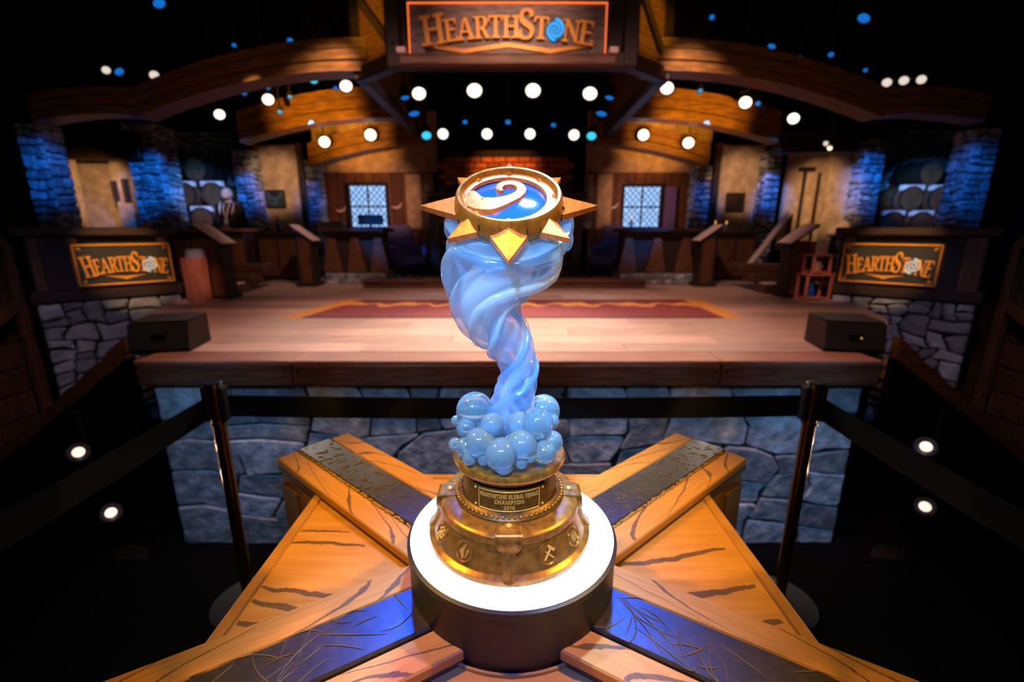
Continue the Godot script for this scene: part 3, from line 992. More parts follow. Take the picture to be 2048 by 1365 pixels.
func build_back() -> void:
	# ---- wall panels, left and right of the hearth
	for s in [-1.0, 1.0]:
		var mx := func(x: float) -> float: return x if s < 0 else 2036.0 - x
		var lo := func(a: float, b: float) -> float: return minf(mx.call(a), mx.call(b))
		var hi := func(a: float, b: float) -> float: return maxf(mx.call(a), mx.call(b))
		var w1: String = "left" if s < 0 else "right"
		wood_wall("wall_%s_window" % w1, lo.call(640, 860), hi.call(640, 860), 345, 560, 10.0, 12, "brown plank wall round the lattice window")
		var wp := struct("wall_%s_window_gable" % w1, boxm(Vector3(2.6, 1.2, 0.08), 0.01), M.plaster, "plaster gable above the lattice window")
		wp.position = Vector3(s * 2.85, at(1024, 345, 10.0).y + 0.6, -10.1)
		for q in [[812, 842], [850, 868]]:
			var o := pbox("trim_%d" % (int(q[0]) + (0 if s < 0 else 1)), lo.call(q[0], q[1]), 348, hi.call(q[0], q[1]), 458, 9.93, 0.07, M.plaster, null)
			tag(o, "narrow pale plaster post beside the lattice window", "", "", "structure")
		var pp := pbox("wall_%s_plaster" % w1, lo.call(514, 602), 290, hi.call(514, 602), 560, 9.3, 0.12, M.plaster, null)
		tag(pp, "tall plaster panel between two blue-lit pillars", "", "", "structure")
		if s < 0:
			pillar(605, 640, 318, 9.4, "slim blue-lit stone pillar between the plaster panel and the window with the desk monitor")
			pillar(474, 512, 298, 8.9, "blue-lit stone pillar between the barrels and the plaster panel")
			pillar(268, 330, 245, 8.3, "broad blue-lit stone pillar between the picture bay and the barrels")
			pillar(62, 112, 245, 6.7, "outermost stone pillar beside the bay with three pictures")
		else:
			pillar(1386, 1420, 330, 9.4, "slim blue-lit stone pillar between the plaster panel and the window with the candle desk")
			pillar(1524, 1556, 300, 8.9, "blue-lit stone pillar between the plaster panel and the doorway")
			pillar(1716, 1758, 275, 8.3, "blue-lit stone pillar between the doorway and the unattended barrels")
			pillar(1922, 1974, 255, 6.9, "outermost broad stone pillar beside the unattended barrels")
		# dark posts framing the plaster panel
		for q in [505, 604]:
			var o := pbox("trim_%d" % (int(q) + (0 if s < 0 else 1)), lo.call(q, q + 10), 285, hi.call(q, q + 10), 560, 9.2, 0.12, M.wood_dark, null)
			tag(o, "dark timber post edging the plaster panel", "", "", "structure")
		# blue stone back wall behind the barrels
		var ax := at(330 if s < 0 else 1750, 380, 10.0).x
		var bx := at(480 if s < 0 else 1940, 380, 10.0).x if s < 0 else at(1940, 380, 9.8).x
		if s > 0: ax = at(1750, 380, 9.8).x
		var dd := 10.0 if s < 0 else 9.8
		var hh := 2.9
		var wl := struct("wall_%s_barrels" % w1, boxm(Vector3(bx - ax, hh, 0.1), 0.0), M.mortar, "dark rubble wall behind the barrel stack")
		wl.position = Vector3((ax + bx) / 2, SY + hh / 2, -dd - 0.05)
		stones(wl, Vector3(-(bx - ax) / 2, -hh / 2, 0.04), Vector3.RIGHT, Vector3.UP, bx - ax, hh, 0.24, 0.13, 0.02, 0.05)
		barrels(s)
		# bay: three plaster walls
		if s < 0:
			var b1 := pbox("wall_left_bay_outer", 96, 310, 160, 500, 8.3, 0.1, M.plaster, null)
			tag(b1, "warm plaster wall with one tall picture", "", "", "structure")
			var b2 := pbox("wall_left_bay", 152, 312, 236, 500, 8.8, 0.1, M.plaster, null)
			tag(b2, "warm plaster back wall of the bay", "", "", "structure")
			var b3 := pbox("wall_left_bay_inner", 232, 300, 272, 500, 8.5, 0.1, M.plaster, null)
			tag(b3, "warm plaster wall with two dark pictures", "", "", "structure")
			picture(116, 364, 133, 408, 8.29, "tall narrow dark picture in the bay, red and blue in its middle", Color(0.5, 0.25, 0.3))
			picture(226, 362, 238, 402, 8.48, "dark framed picture in the bay corner beside the blank plaster", Color(0.25, 0.2, 0.15))
			picture(248, 358, 262, 404, 8.48, "dark framed picture in the bay nearest the broad blue pillar", Color(0.25, 0.2, 0.15))
			picture(533, 380, 572, 416, 9.28, "square framed picture in blue tones on the plaster panel", Color(0.3, 0.5, 0.55))
		else:
			var b1 := pbox("wall_right_bay", 1568, 298, 1652, 500, 8.9, 0.1, M.plaster, null)
			tag(b1, "warm plaster wall with a door frame", "", "", "structure")
			var b2 := pbox("wall_right_bay_inner", 1652, 300, 1716, 500, 8.6, 0.1, M.plaster, null)
			tag(b2, "plain warm plaster wall beside the doorway", "", "", "structure")
			var dr := Node3D.new()
			dr.name = "door_1"
			add_child(dr)
			tag(dr, "pale door in a dark frame in the warm bay", "", "", "structure")
			pbox("door_leaf", 1604, 345, 1628, 495, 8.87, 0.03, M.plaster, dr)
			pbox("jamb", 1600, 335, 1605, 495, 8.84, 0.06, M.wood_dark, dr)
			pbox("jamb", 1627, 345, 1633, 495, 8.84, 0.06, M.wood_dark, dr)
			pbox("lintel", 1600, 334, 1633, 343, 8.84, 0.06, M.wood_dark, dr)
			picture(1450, 386, 1488, 424, 9.28, "square dark brown framed picture on the plaster panel", Color(0.3, 0.18, 0.1))
		# dark timber header over the bay
		var hd := pbox("trim_%d" % (901 if s < 0 else 902), 90.0 if s < 0 else 1562.0, 262, 275.0 if s < 0 else 1722.0, 318 if s < 0 else 305, 8.2, 0.25, M.wood_dark, null)
		tag(hd, "dark timber header above the warm bay", "", "", "structure")
	lattice_window(1, 702, 774, 371, 455, 9.92)
	lattice_window(2, 1246, 1319, 373, 455, 9.92)
	crescent(680, 412, 9.998, "pale crescent carved on the planks beside the window with the desk monitor")
	crescent(792, 405, 9.998, "pale crescent beside the window, on its side near the hearth")
	crescent(1225, 405, 9.998, "pale crescent beside the window with the purple drape, near the hearth")
	var dp := MB.new()
	var dx0 := at(1327, 415, 9.9).x
	var P0 := PackedVector3Array(); var P1 := PackedVector3Array()
	for i in 25:
		var q := i / 24.0
		var x := dx0 + q * 0.26
		P0.append(Vector3(x, at(1024, 462, 9.9).y, -9.86 + 0.02 * sin(q * 30)))
		P1.append(Vector3(x, at(1024, 374, 9.9).y, -9.87 + 0.012 * sin(q * 30)))
	dp.grid([P0, P1], false, true)
	var dr2 := obj("window_drape", dp.mesh(), mat(Color(0.42, 0.36, 0.62), 0.85))
	tag(dr2, "purple drape hanging beside the lattice window", "drape")
	hearth()
	furniture()
	gallery()

func hearth() -> void:
	var t := thing("fireplace", Vector3(0, SY, -9.6), "brick fireplace with a dark mantel, orange-lit, behind the trophy", "fireplace")
	var x0 := at(878, 400, 9.4).x
	var x1 := at(1146, 400, 9.4).x
	var cx := (x0 + x1) / 2
	var w := x1 - x0
	var yt := at(1024, 300, 9.4).y - SY
	box("chimney_breast", Vector3(cx, yt / 2, -0.2), Vector3(w - 0.1, yt, 0.7), M.mortar, t, 0.0)
	var ym := at(1024, 392, 9.4).y - SY
	# bricks above and beside
	var rows := int((yt - 0.1) / 0.105)
	for r in rows:
		var n := 11
		for i in n + 1:
			var bw := w / n
			var bx := x0 + (i - (0.5 if r % 2 else 0.0)) * bw + bw / 2
			if bx - bw / 2 < x0 - 0.02 or bx + bw / 2 > x1 + 0.02: continue
			var y := r * 0.105 + 0.06
			if absf(bx - cx) < 0.62 and y < 0.95 - 0.5 * pow(absf(bx - cx) / 0.7, 2): continue
			box("brick", Vector3(bx, y, 0.165 + rng.randf() * 0.03), Vector3(bw - 0.02, 0.088, 0.06), M["brick%d" % (rng.randi() % 3)], t, 0.008)
	box("firebox", Vector3(cx, 0.45, 0.155), Vector3(1.2, 0.9, 0.02), M.black, t, 0.0)
	box("mantel", Vector3(cx, ym, 0.3), Vector3(w + 0.5, 0.14, 0.4), M.wood_dark, t, 0.02)
	for s in [-1, 1]:
		box("jamb_post", Vector3(cx + s * (w / 2 + 0.08), ym / 2, 0.24), Vector3(0.22, ym - 0.08, 0.3), M.wood_dark, t, 0.02)
		box("bracket", Vector3(cx + s * (w / 2 + 0.08), ym - 0.15, 0.42), Vector3(0.14, 0.16, 0.1), M.wood_dark, t, 0.02)

func lectern(px: float, d: float, s: float, label: String) -> void:
	var p := at(px, 480, d)
	var t := thing("slant_top_lectern", Vector3(p.x, SY, -d), label, "lectern", "slant-topped lecterns beside the steps")
	var h := 0.80
	box("foot", Vector3(0, 0.03, 0), Vector3(0.34, 0.06, 0.34), M.wood_dark, t)
	box("post", Vector3(0, h / 2, 0), Vector3(0.2, h - 0.02, 0.24), M.wood_post, t)
	for q in [-1, 1]: box("cheek", Vector3(q * 0.115, h / 2 - 0.02, 0), Vector3(0.03, h - 0.12, 0.28), M.wood_dark, t)
	var k := MB.new()
	var B := Basis(Vector3(0, 0, 1), -s * -0.62)
	k.cbox(Vector3(0, h + 0.07, 0), Vector3(0.46, 0.035, 0.34), 0.008, B)
	obj("top_frame", k.mesh(), M.wood_dark, t)
	var k2 := MB.new()
	k2.cbox(Vector3(0, h + 0.07, 0) + B * Vector3(0, 0.022, 0.02), Vector3(0.44, 0.012, 0.33), 0.003, B)
	obj("pale_top", k2.mesh(), M.pink, t)

func desk(px0: float, px1: float, d: float, label: String) -> Node3D:
	var x0 := at(px0, 500, d).x
	var x1 := at(px1, 500, d).x
	var w := x1 - x0
	var t := thing("tavern_desk", Vector3((x0 + x1) / 2, SY, -d - 0.3), label, "desk")
	box("plinth", Vector3(0, 0.09, 0), Vector3(w - 0.1, 0.18, 0.6), M.stone1, t, 0.01)
	stones(t, Vector3(-w / 2 + 0.05, 0, 0.3), Vector3.RIGHT, Vector3.UP, w - 0.1, 0.18, 0.16, 0.12, 0.014, 0.025)
	box("body", Vector3(0, 0.54, -0.06), Vector3(w - 0.2, 0.72, 0.42), M.wood_dark, t, 0.01)
	box("desk_top", Vector3(0, 0.93, 0), Vector3(w, 0.07, 0.7), M.wood_dark, t, 0.02)
	box("apron", Vector3(0, 0.86, 0.16), Vector3(w - 0.1, 0.09, 0.16), M.wood_dark, t, 0.01)
	for i in 3:
		var k := MB.new()
		var q := (i - 1) * w * 0.36
		k.prism([Vector2(-0.17, 0), Vector2(0.17, 0), Vector2(0.06, 0.62), Vector2(-0.06, 0.62)], Vector3(q, 0.19, 0.15), Vector3.RIGHT, Vector3.UP, 0.05, 0.006)
		obj("brace", k.mesh(), M.wood_mid, t)
	return t

func bottle(p: Vector3, h: float, col: Color, label: String, group := "") -> void:
	var o := obj("bottle", lathem([Vector2(0, 0), Vector2(0.035, 0), Vector2(0.038, 0.01), Vector2(0.038, h * 0.55), Vector2(0.014, h * 0.72), Vector2(0.013, h), Vector2(0, h)], 14), mat(col, 0.15))
	o.position = p
	tag(o, label, "bottle", group)
func mug(p: Vector3, col: Color, label: String, group := "") -> void:
	var t := thing("mug", p, label, "mug", group)
	obj("cup", lathem([Vector2(0, 0), Vector2(0.045, 0), Vector2(0.048, 0.12), Vector2(0.042, 0.12), Vector2(0.04, 0.015), Vector2(0, 0.015)], 16), mat(col, 0.3, 0.3), t)
	var k := MB.new()
	var pts := []
	for i in 7:
		var a := -1.4 + i * 0.466
		pts.append(Vector3(0.044 + 0.035 * cos(a), 0.062 + 0.04 * sin(a), 0))
	k.tube(pts, 0.007, 6)
	obj("handle", k.mesh(), mat(col, 0.3, 0.3), t)

func furniture() -> void:
	lectern(431, 6.35, -1.0, "pale slant-topped lectern at the end of the balcony near the standing person")
	lectern(612, 7.75, -1.0, "pale slant-topped lectern beside the desk with the dark monitor")
	lectern(1413, 7.75, 1.0, "pale slant-topped lectern beside the desk with the candles")
	lectern(1594, 6.5, 1.0, "pale slant-topped lectern above the wooden stacking shelf")
	var dl := desk(640, 772, 8.0, "dark tavern desk with pale braces, a black monitor standing on it")
	var dr := desk(1238, 1398, 8.0, "dark tavern desk with pale braces, candles standing on it")
	# bar counter in front of the left barrels, and the one by the plaster panel
	var c := thing("bar_counter", Vector3((at(296, 458, 7.9).x + at(488, 458, 7.9).x) / 2, SY, -8.1), "reddish wooden bar counter before the standing person", "counter")
	var w := at(488, 458, 7.9).x - at(296, 458, 7.9).x
	box("body", Vector3(0, 0.44, 0), Vector3(w - 0.1, 0.88, 0.36), M.wood_dark, c)
	box("counter_top", Vector3(0, 0.92, 0), Vector3(w, 0.07, 0.5), M.wood_mid, c, 0.02)
	for i in 5: box("panel", Vector3((i - 2) * w * 0.19, 0.44, 0.19), Vector3(w * 0.16, 0.66, 0.03), M.wood_mid, c)
	var c2 := thing("corner_cabinet", Vector3(at(558, 520, 8.6).x, SY, -8.8), "dark low cabinet under the blue-toned picture", "cabinet")
	box("body", Vector3(0, 0.42, 0), Vector3(0.74, 0.84, 0.4), M.wood_dark, c2)
	box("cabinet_top", Vector3(0, 0.86, 0), Vector3(0.82, 0.05, 0.46), M.wood_dark, c2, 0.012)
	for s in [-1, 1]:
		var dd := box("door", Vector3(s * 0.18, 0.42, 0.21), Vector3(0.32, 0.68, 0.03), M.wood_post, c2)
		box("knob", Vector3(-s * 0.12, 0.05, 0.025), Vector3(0.03, 0.03, 0.03), M.brass, dd, 0.01)
	var c3 := thing("corner_cabinet", Vector3(at(1468, 520, 8.6).x, SY, -8.8), "dark low cabinet under the dark brown picture", "cabinet")
	box("body", Vector3(0, 0.42, 0), Vector3(0.74, 0.84, 0.4), M.wood_dark, c3)
	box("cabinet_top", Vector3(0, 0.86, 0), Vector3(0.82, 0.05, 0.46), M.wood_dark, c3, 0.012)
	for s in [-1, 1]:
		var dd := box("door", Vector3(s * 0.18, 0.42, 0.21), Vector3(0.32, 0.68, 0.03), M.wood_post, c3)
		box("knob", Vector3(-s * 0.12, 0.05, 0.025), Vector3(0.03, 0.03, 0.03), M.brass, dd, 0.01)
	# things on counters and desks
	var top := SY + 0.955
	mug(Vector3(at(304, 445, 8.1).x, top, -8.0), Color(0.7, 0.6, 0.5), "pale tankard with a handle at the end of the bar counter")
	bottle(Vector3(at(322, 445, 8.1).x, top, -8.1), 0.26, Color(0.35, 0.45, 0.5), "slim grey bottle beside the tankard on the bar counter")
	bottle(Vector3(at(370, 445, 8.1).x, top, -8.0), 0.3, Color(0.5, 0.5, 0.5), "tall pale bottle alone on the middle of the bar counter")
	var ct := SY + 0.885
	bottle(Vector3(at(557, 450, 8.8).x, ct, -8.8), 0.32, Color(0.12, 0.1, 0.14), "dark bottle below the blue-toned picture")
	mug(Vector3(at(582, 450, 8.8).x, ct, -8.75), Color(0.5, 0.6, 0.65), "bright tankard on the cabinet below the blue-toned picture")
	var mo := thing("desk_monitor", Vector3(at(742, 450, 8.2).x, SY + 0.965, -8.2), "small black monitor before the lattice window", "monitor")
	box("foot", Vector3(0, 0.01, 0), Vector3(0.16, 0.02, 0.12), M.gear, mo, 0.004)
	box("neck", Vector3(0, 0.04, -0.01), Vector3(0.03, 0.06, 0.02), M.gear, mo, 0.004)
	box("housing", Vector3(0, 0.14, 0), Vector3(0.44, 0.17, 0.04), M.gear, mo, 0.006)
	var bk := thing("desk_case", Vector3(at(666, 450, 8.2).x, SY + 0.965, -8.2), "low dark case lying on the desk beside the monitor", "case")
	box("body", Vector3(0, 0.04, 0), Vector3(0.36, 0.08, 0.2), M.wood_dark, bk, 0.006)
	box("lid", Vector3(0, 0.09, 0), Vector3(0.37, 0.02, 0.21), M.gear, bk, 0.006)
	for i in 3:
		var cp := at([1262, 1430, 1452][i], 455, 8.3)
		var yy: float = [SY + 0.965, ct, ct][i]
		var zz: float = [-8.2, -8.75, -8.75][i]
		var xx: float = cp.x * (-zz / 8.3)
		var t := thing("candle", Vector3(xx, yy, zz), ["lit candle on the desk before the window", "lit candle on the cabinet under the dark brown picture", "lit candle on the cabinet under the dark brown picture"][i], "candle", "candles on the set furniture")
		obj("wax", lathem([Vector2(0, 0), Vector2(0.03, 0), Vector2(0.03, 0.14), Vector2(0, 0.15)], 12), M.pink, t)
		obj("flame", lathem([Vector2(0, 0.15), Vector2(0.012, 0.17), Vector2(0.008, 0.2), Vector2(0, 0.22)], 8), glow(Color(1.0, 0.7, 0.25), 1.5), t)
		obj("dish", lathem([Vector2(0, 0), Vector2(0.05, 0), Vector2(0.06, 0.02), Vector2(0, 0.012)], 14), M.brass, t)
	var gl := thing("glass_vase", Vector3(at(1377, 450, 8.3).x, SY + 0.965, -8.2), "small dark glass vase at the desk end near the lectern", "vase")
	obj("vase_body", lathem([Vector2(0, 0), Vector2(0.04, 0), Vector2(0.06, 0.05), Vector2(0.03, 0.12), Vector2(0.045, 0.16), Vector2(0, 0.16)], 16), mat(Color(0.12, 0.16, 0.3), 0.1), gl)
	# easy chairs by the hearth
	for s in [-1.0, 1.0]:
		var p := at(812 if s < 0 else 1214, 520, 9.0)
		var t := thing("wing_chair", Vector3(p.x, SY, -9.08), "blue-lit violet easy chair on the %s side of the hearth" % ("monitor" if s < 0 else "drape"), "chair", "easy chairs by the hearth", -s * 0.7)
		var up := mat(Color(0.36, 0.38, 0.62), 0.85)
		box("seat", Vector3(0, 0.36, 0.02), Vector3(0.5, 0.18, 0.5), up, t, 0.05)
		box("backrest", Vector3(0, 0.68, -0.22), Vector3(0.52, 0.68, 0.14), up, t, 0.05)
		for q in [-1, 1]:
			box("arm", Vector3(q * 0.27, 0.5, 0.02), Vector3(0.1, 0.28, 0.48), up, t, 0.04)
			for r in [-1, 1]: box("leg", Vector3(q * 0.22, 0.14, 0.02 + r * 0.2), Vector3(0.05, 0.28, 0.05), M.wood_dark, t, 0.01)
	# steps up beside the lecterns
	for s in [-1.0, 1.0]:
		var a := at(458 if s < 0 else 1552, 560, 7.3)
		var t := thing("set_steps", Vector3(a.x, SY, -7.36), "dark wooden steps rising from the stage behind the %s" % ("plank bin" if s < 0 else "wooden stacking shelf"), "steps")
		for i in 3:
			box("tread", Vector3(-s * 0.06 * i, 0.07 + i * 0.13, 0.45 - i * 0.28), Vector3(0.95, 0.13, 0.34), M.lip, t, 0.012)
		for q in [-1, 1]: box("pale_nosing_cap", Vector3(q * 0.34, 0.146, 0.5), Vector3(0.24, 0.02, 0.2), M.pink, t, 0.004)
	# hand rails of the blue-lit flight at the doorway
	for i in 2:
		var q: Array = [[1498, 530, 1582, 422], [1668, 470, 1716, 424]][i]
		var a := at(q[0], q[1], 8.45)
		var b := at(q[2], q[3], 8.6)
		var t := thing("stair_handrail", Vector3(a.x, SY, a.z), ["long blue-lit sloping handrail beside the lectern with the candle cabinet", "short broad blue-lit sloping board before the doorway bay"][i], "handrail")
		var k := MB.new()
		var x := (b - a).normalized()
		var y := (Vector3.UP - x * x.y).normalized()
		var z := x.cross(y)
		k.cbox((a + b) / 2 - t.position, Vector3((b - a).length(), 0.05, 0.12 if i == 0 else 0.3), 0.01, Basis(x, y, z))
		obj("rail", k.mesh(), M.pink, t)
		for e in [a, b]:
			box("post", Vector3(e.x - t.position.x, (e.y - SY) / 2 - 0.02, e.z - t.position.z), Vector3(0.07, e.y - SY - 0.06, 0.07), M.wood_dark, t)
	# bin of upright planks by the left balcony, and the stacking shelf by the right one
	var pb := on_level(388, 607, SY)
	var bt := thing("plank_bin", Vector3(pb.x, SY, pb.z - 0.15), "bin of upright reddish planks with a glass jar on top", "bin")
	var pinkwood := grained(Color(0.56, 0.32, 0.24), Color(0.74, 0.48, 0.38), Vector3(5, 0.5, 5), 0.5, 0, 0, 14)
	for i in 6:
		var a := -1.25 + i * 0.5
		box("stave", Vector3(sin(a) * 0.15, 0.29, cos(a) * 0.12), Vector3(0.075, 0.58 + 0.01 * (i % 3), 0.02), pinkwood, bt, 0.005, a)
	box("core", Vector3(0, 0.25, -0.03), Vector3(0.22, 0.5, 0.16), M.wood_dark, bt)
	var jar := obj("glass_jar", lathem([Vector2(0, 0), Vector2(0.11, 0), Vector2(0.115, 0.16), Vector2(0.09, 0.19), Vector2(0.085, 0.19), Vector2(0.105, 0.155), Vector2(0.1, 0.012), Vector2(0, 0.012)], 20), glassy(Color(0.8, 0.85, 0.95, 0.25)))
	jar.position = bt.position + Vector3(0, 0.505, -0.03)
	tag(jar, "clear glass jar standing on the bin of upright planks", "jar")
	var ps := on_level(1636, 603, SY)
	var sh := thing("stacking_shelf", Vector3(ps.x, SY, ps.z - 0.14), "open reddish wooden shelf of two stacked frames", "shelf")
	for lv in 2:
		var hw := 0.16 if lv == 0 else 0.11
		var y0 := 0.0 if lv == 0 else 0.36
		var hh := 0.34 if lv == 0 else 0.24
		for s in [-1, 1]:
			for q in [-1, 1]: box("post", Vector3(s * hw, y0 + hh / 2, q * 0.1), Vector3(0.035, hh, 0.035), pinkwood, sh, 0.005)
		box("shelf_board", Vector3(0, y0 + hh + 0.012, 0), Vector3(hw * 2 + 0.06, 0.025, 0.26), pinkwood, sh, 0.004)
		box("shelf_board", Vector3(0, y0 + 0.03, 0), Vector3(hw * 2 - 0.04, 0.02, 0.2), pinkwood, sh, 0.004)
	bottle(Vector3(ps.x - 0.02, SY + 0.042, ps.z - 0.14), 0.2, Color(0.1, 0.3, 0.65), "blue bottle standing inside the stacking shelf")
	mug(Vector3(ps.x - 0.0, SY + 0.402, ps.z - 0.14), Color(0.7, 0.6, 0.5), "pale tankard inside the upper frame of the stacking shelf")
	var bk2 := thing("small_crate", Vector3(ps.x, SY + 0.626, ps.z - 0.14), "small pale slatted crate on top of the stacking shelf", "crate")
	box("crate_body", Vector3(0, 0.08, -0.02), Vector3(0.16, 0.16, 0.12), M.wood_mid, bk2, 0.004)
	for i in 4: box("slat", Vector3(-0.06 + 0.04 * i, 0.085, 0.05), Vector3(0.03, 0.17, 0.02), M.pink, bk2, 0.003)
	# timber side walls at the very edges, outside the balconies
	for s in [-1.0, 1.0]:
		var t := struct("wall_%s_timber" % ("left" if s < 0 else "right"), boxm(Vector3(0.1, 2.5, 2.2), 0.0), M.wood_dark, "dark timber boarding at the outer end of the balcony")
		t.position = Vector3(s * 6.05, 1.25, -4.25)
		for i in 8:
			box("board", Vector3(-s * 0.06, -1.1 + i * 0.31, 0), Vector3(0.03, 0.29, 2.2), M.wood_post if i % 2 else M.lip, t, 0.008)
	# open side railing
	for s in [-1.0, 1.0]:
		var t := thing("side_railing", Vector3(s * 5.75, 0, -4.3), "dark sloping timber railing at the outer end of the %s balcony" % ("attended" if s < 0 else "unattended"), "railing")
		var a := Vector3(0, 2.45, -0.9)
		var b := Vector3(0, 1.45, 1.2)
		beam("rail", a, b, 0.10, 0.10, M.wood_post, t)
		beam("rail", a - Vector3(0, 0.75, 0), b - Vector3(0, 0.75, 0), 0.08, 0.12, M.wood_post, t)
		for i in 4:
			var q := a.lerp(b, i / 3.0)
			box("post", Vector3(q.x, q.y / 2, q.z), Vector3(0.09, q.y - 0.06, 0.09), M.wood_post, t)

func glassy(c: Color) -> StandardMaterial3D:
	var m := mat(c, 0.05)
	m.transparency = BaseMaterial3D.TRANSPARENCY_ALPHA
	return m

func arch(pts: Array, h: float, w: float, label: String, m: Material) -> void:
	var t := thing("ceiling_beam", Vector3.ZERO, label, "beam")
	for lv in 3:
		var k := MB.new()
		var n := 14
		var hh := h / 3.0
		var rows := [PackedVector3Array(), PackedVector3Array(), PackedVector3Array(), PackedVector3Array()]
		for i in n + 1:
			var q := float(i) / n
			var p: Vector3 = pts[0].lerp(pts[1], q).lerp(pts[1].lerp(pts[2], q), q)
			var tn: Vector3 = (pts[1] - pts[0]).lerp(pts[2] - pts[1], q).normalized()
			var sd := tn.cross(Vector3.UP).normalized() * (w / 2 + (0.015 if lv == 1 else 0.0))
			var c := p + Vector3(0, (lv - 1) * hh, 0)
			var e := Vector3(0, hh / 2 - 0.008, 0)
			rows[0].append(c + sd - e); rows[1].append(c + sd + e); rows[2].append(c - sd + e); rows[3].append(c - sd - e)
		for i in 4:
			k.grid([rows[i], rows[(i + 1) % 4]], false, false)
		for e in [0, n]:
			k.quad(rows[0][e], rows[1][e], rows[2][e], rows[3][e])
		obj("timber", k.mesh(), m, t)

func gallery() -> void:
	var mix: Material = M.wood_beam
	for s in [-1.0, 1.0]:
		var mx := func(x: float) -> float: return x if s < 0 else 2036.0 - x
		var w1 := "barrels with the standing person" if s < 0 else "unattended barrels"
		arch([at(mx.call(745), 118, 5.95), at(mx.call(520), 110, 6.2), at(mx.call(285), 212, 6.6)], 0.36, 0.3, "dim brown arched front beam running from the sign gallery towards the %s" % w1, mix)
		arch([at(mx.call(790), 210, 8.2), at(mx.call(640), 205, 8.2), at(mx.call(485), 258, 8.2)], 0.48, 0.3, "amber-lit arched middle beam over the plaster panel on the side of the %s" % w1, mix)
		arch([at(mx.call(850), 268, 9.3), at(mx.call(730), 270, 9.3), at(mx.call(622), 312, 9.3)], 0.42, 0.25, "amber-lit rear arched beam over the window on the side of the %s" % w1, mix)
		arch([at(mx.call(300), 212, 6.6), at(mx.call(200), 196, 6.6), at(mx.call(80), 222, 6.6)], 0.34, 0.3, "dim brown end beam over the outer bay of the %s" % w1, mix)
	# hanging sign gallery
	var y0 := CY + 1.69
	var t := thing("sign_gallery", Vector3(0, y0, -7.5), "dark timber gallery hung over the stage, carrying the lit letter sign", "gallery")
	var plan := [Vector2(-1.27, 5.5), Vector2(-1.78, 5.95), Vector2(-1.80, 9.7), Vector2(1.80, 9.7), Vector2(1.78, 5.95), Vector2(1.27, 5.5)]
	for i in 6:
		if i == 2: continue
		var a: Vector2 = plan[i]
		var b: Vector2 = plan[(i + 1) % 6]
		var A := Vector3(a.x, 0, 7.5 - a.y)
		var B := Vector3(b.x, 0, 7.5 - b.y)
		beam("bottom_rail", A + Vector3(0, 0.08, 0), B + Vector3(0, 0.08, 0), 0.16, 0.16, M.wood_dark, t, 0.02)
		var front := i == 5
		beam("side_panel", A + Vector3(0, 0.55, 0), B + Vector3(0, 0.55, 0), 0.08, 0.8, M.wood_dark if front else M.wood_beam, t, 0.01)
		beam("top_rail", A + Vector3(0, 0.98, 0), B + Vector3(0, 0.98, 0), 0.18, 0.14, M.wood_dark, t, 0.02)
		if i == 0 or i == 4:
			beam("brace", A + Vector3(0, 0.2, 0.06), B + Vector3(0, 0.9, 0.06), 0.06, 0.1, M.wood_dark, t, 0.01)
	for q in plan:
		box("corner_post", Vector3(q.x, 0.52, 7.5 - q.y), Vector3(0.17, 1.04, 0.17), M.wood_dark, t, 0.02)
		bar("hanger", Vector3(q.x, 1.0, 7.5 - q.y), Vector3(q.x, 8.4 - y0, 7.5 - q.y), 0.02, M.pipe, t)
	# sign board
	var sx := (at(820, 60, 5.45).x + at(1210, 60, 5.45).x) / 2
	var sw := at(1210, 60, 5.45).x - at(820, 60, 5.45).x
	var sg := thing("gallery_sign", Vector3(sx, CY + 2.03, -5.385), "large wooden letter sign with a blue coil and glowing orange border", "sign")
	var board := grained(Color(0.30, 0.24, 0.24), Color(0.58, 0.48, 0.46), Vector3(0.8, 3, 3), 0.45, 0, 0.1, 15)
	box("board", Vector3(0, 0, 0.01), Vector3(sw, 0.47, 0.03), board, sg, 0.005)
	var led := glow(Color(1.0, 0.46, 0.20), 0.9)
	for s in [-1, 1]:
		box("lit_border", Vector3(0, s * 0.235, 0.035), Vector3(sw, 0.016, 0.02), led if s > 0 else M.wood_mid, sg, 0.004)
		box("lit_border", Vector3(s * (sw / 2 - 0.008), 0, 0.035), Vector3(0.016, 0.47, 0.02), led, sg, 0.004)
		box("lamp_bracket", Vector3(s * (sw / 2 + 0.07), -0.22, 0.06), Vector3(0.10, 0.06, 0.12), M.pink, sg, 0.01)
	box("lower_frame", Vector3(0, -0.30, 0.05), Vector3(sw + 0.2, 0.09, 0.08), M.wood_mid, sg, 0.01)
	letters("HearthStone", sg, sw * 0.86, 0.205, 0.075, mat(Color(0.90, 0.62, 0.22), 0.4, 0.1), 0.05, glow(Color(0.05, 0.62, 0.95), 0.9))
	for i in sg.get_children():
		if i.name.begins_with("letter") or i.name.begins_with("coil"): i.position += Vector3(0, 0.0, 0.03)
	for i in 2:
		var k := MB.new()
		k.prism([Vector2(-0.45, 0.03), Vector2(0, -0.03), Vector2(0.45, 0.03), Vector2(0.45, 0.07), Vector2(0, 0.01), Vector2(-0.45, 0.07)], Vector3(-0.45 + i * 0.9, -0.20, 0.025), Vector3.RIGHT, Vector3.UP, 0.02)
		obj("flourish", k.mesh(), M.gold_frame, sg)

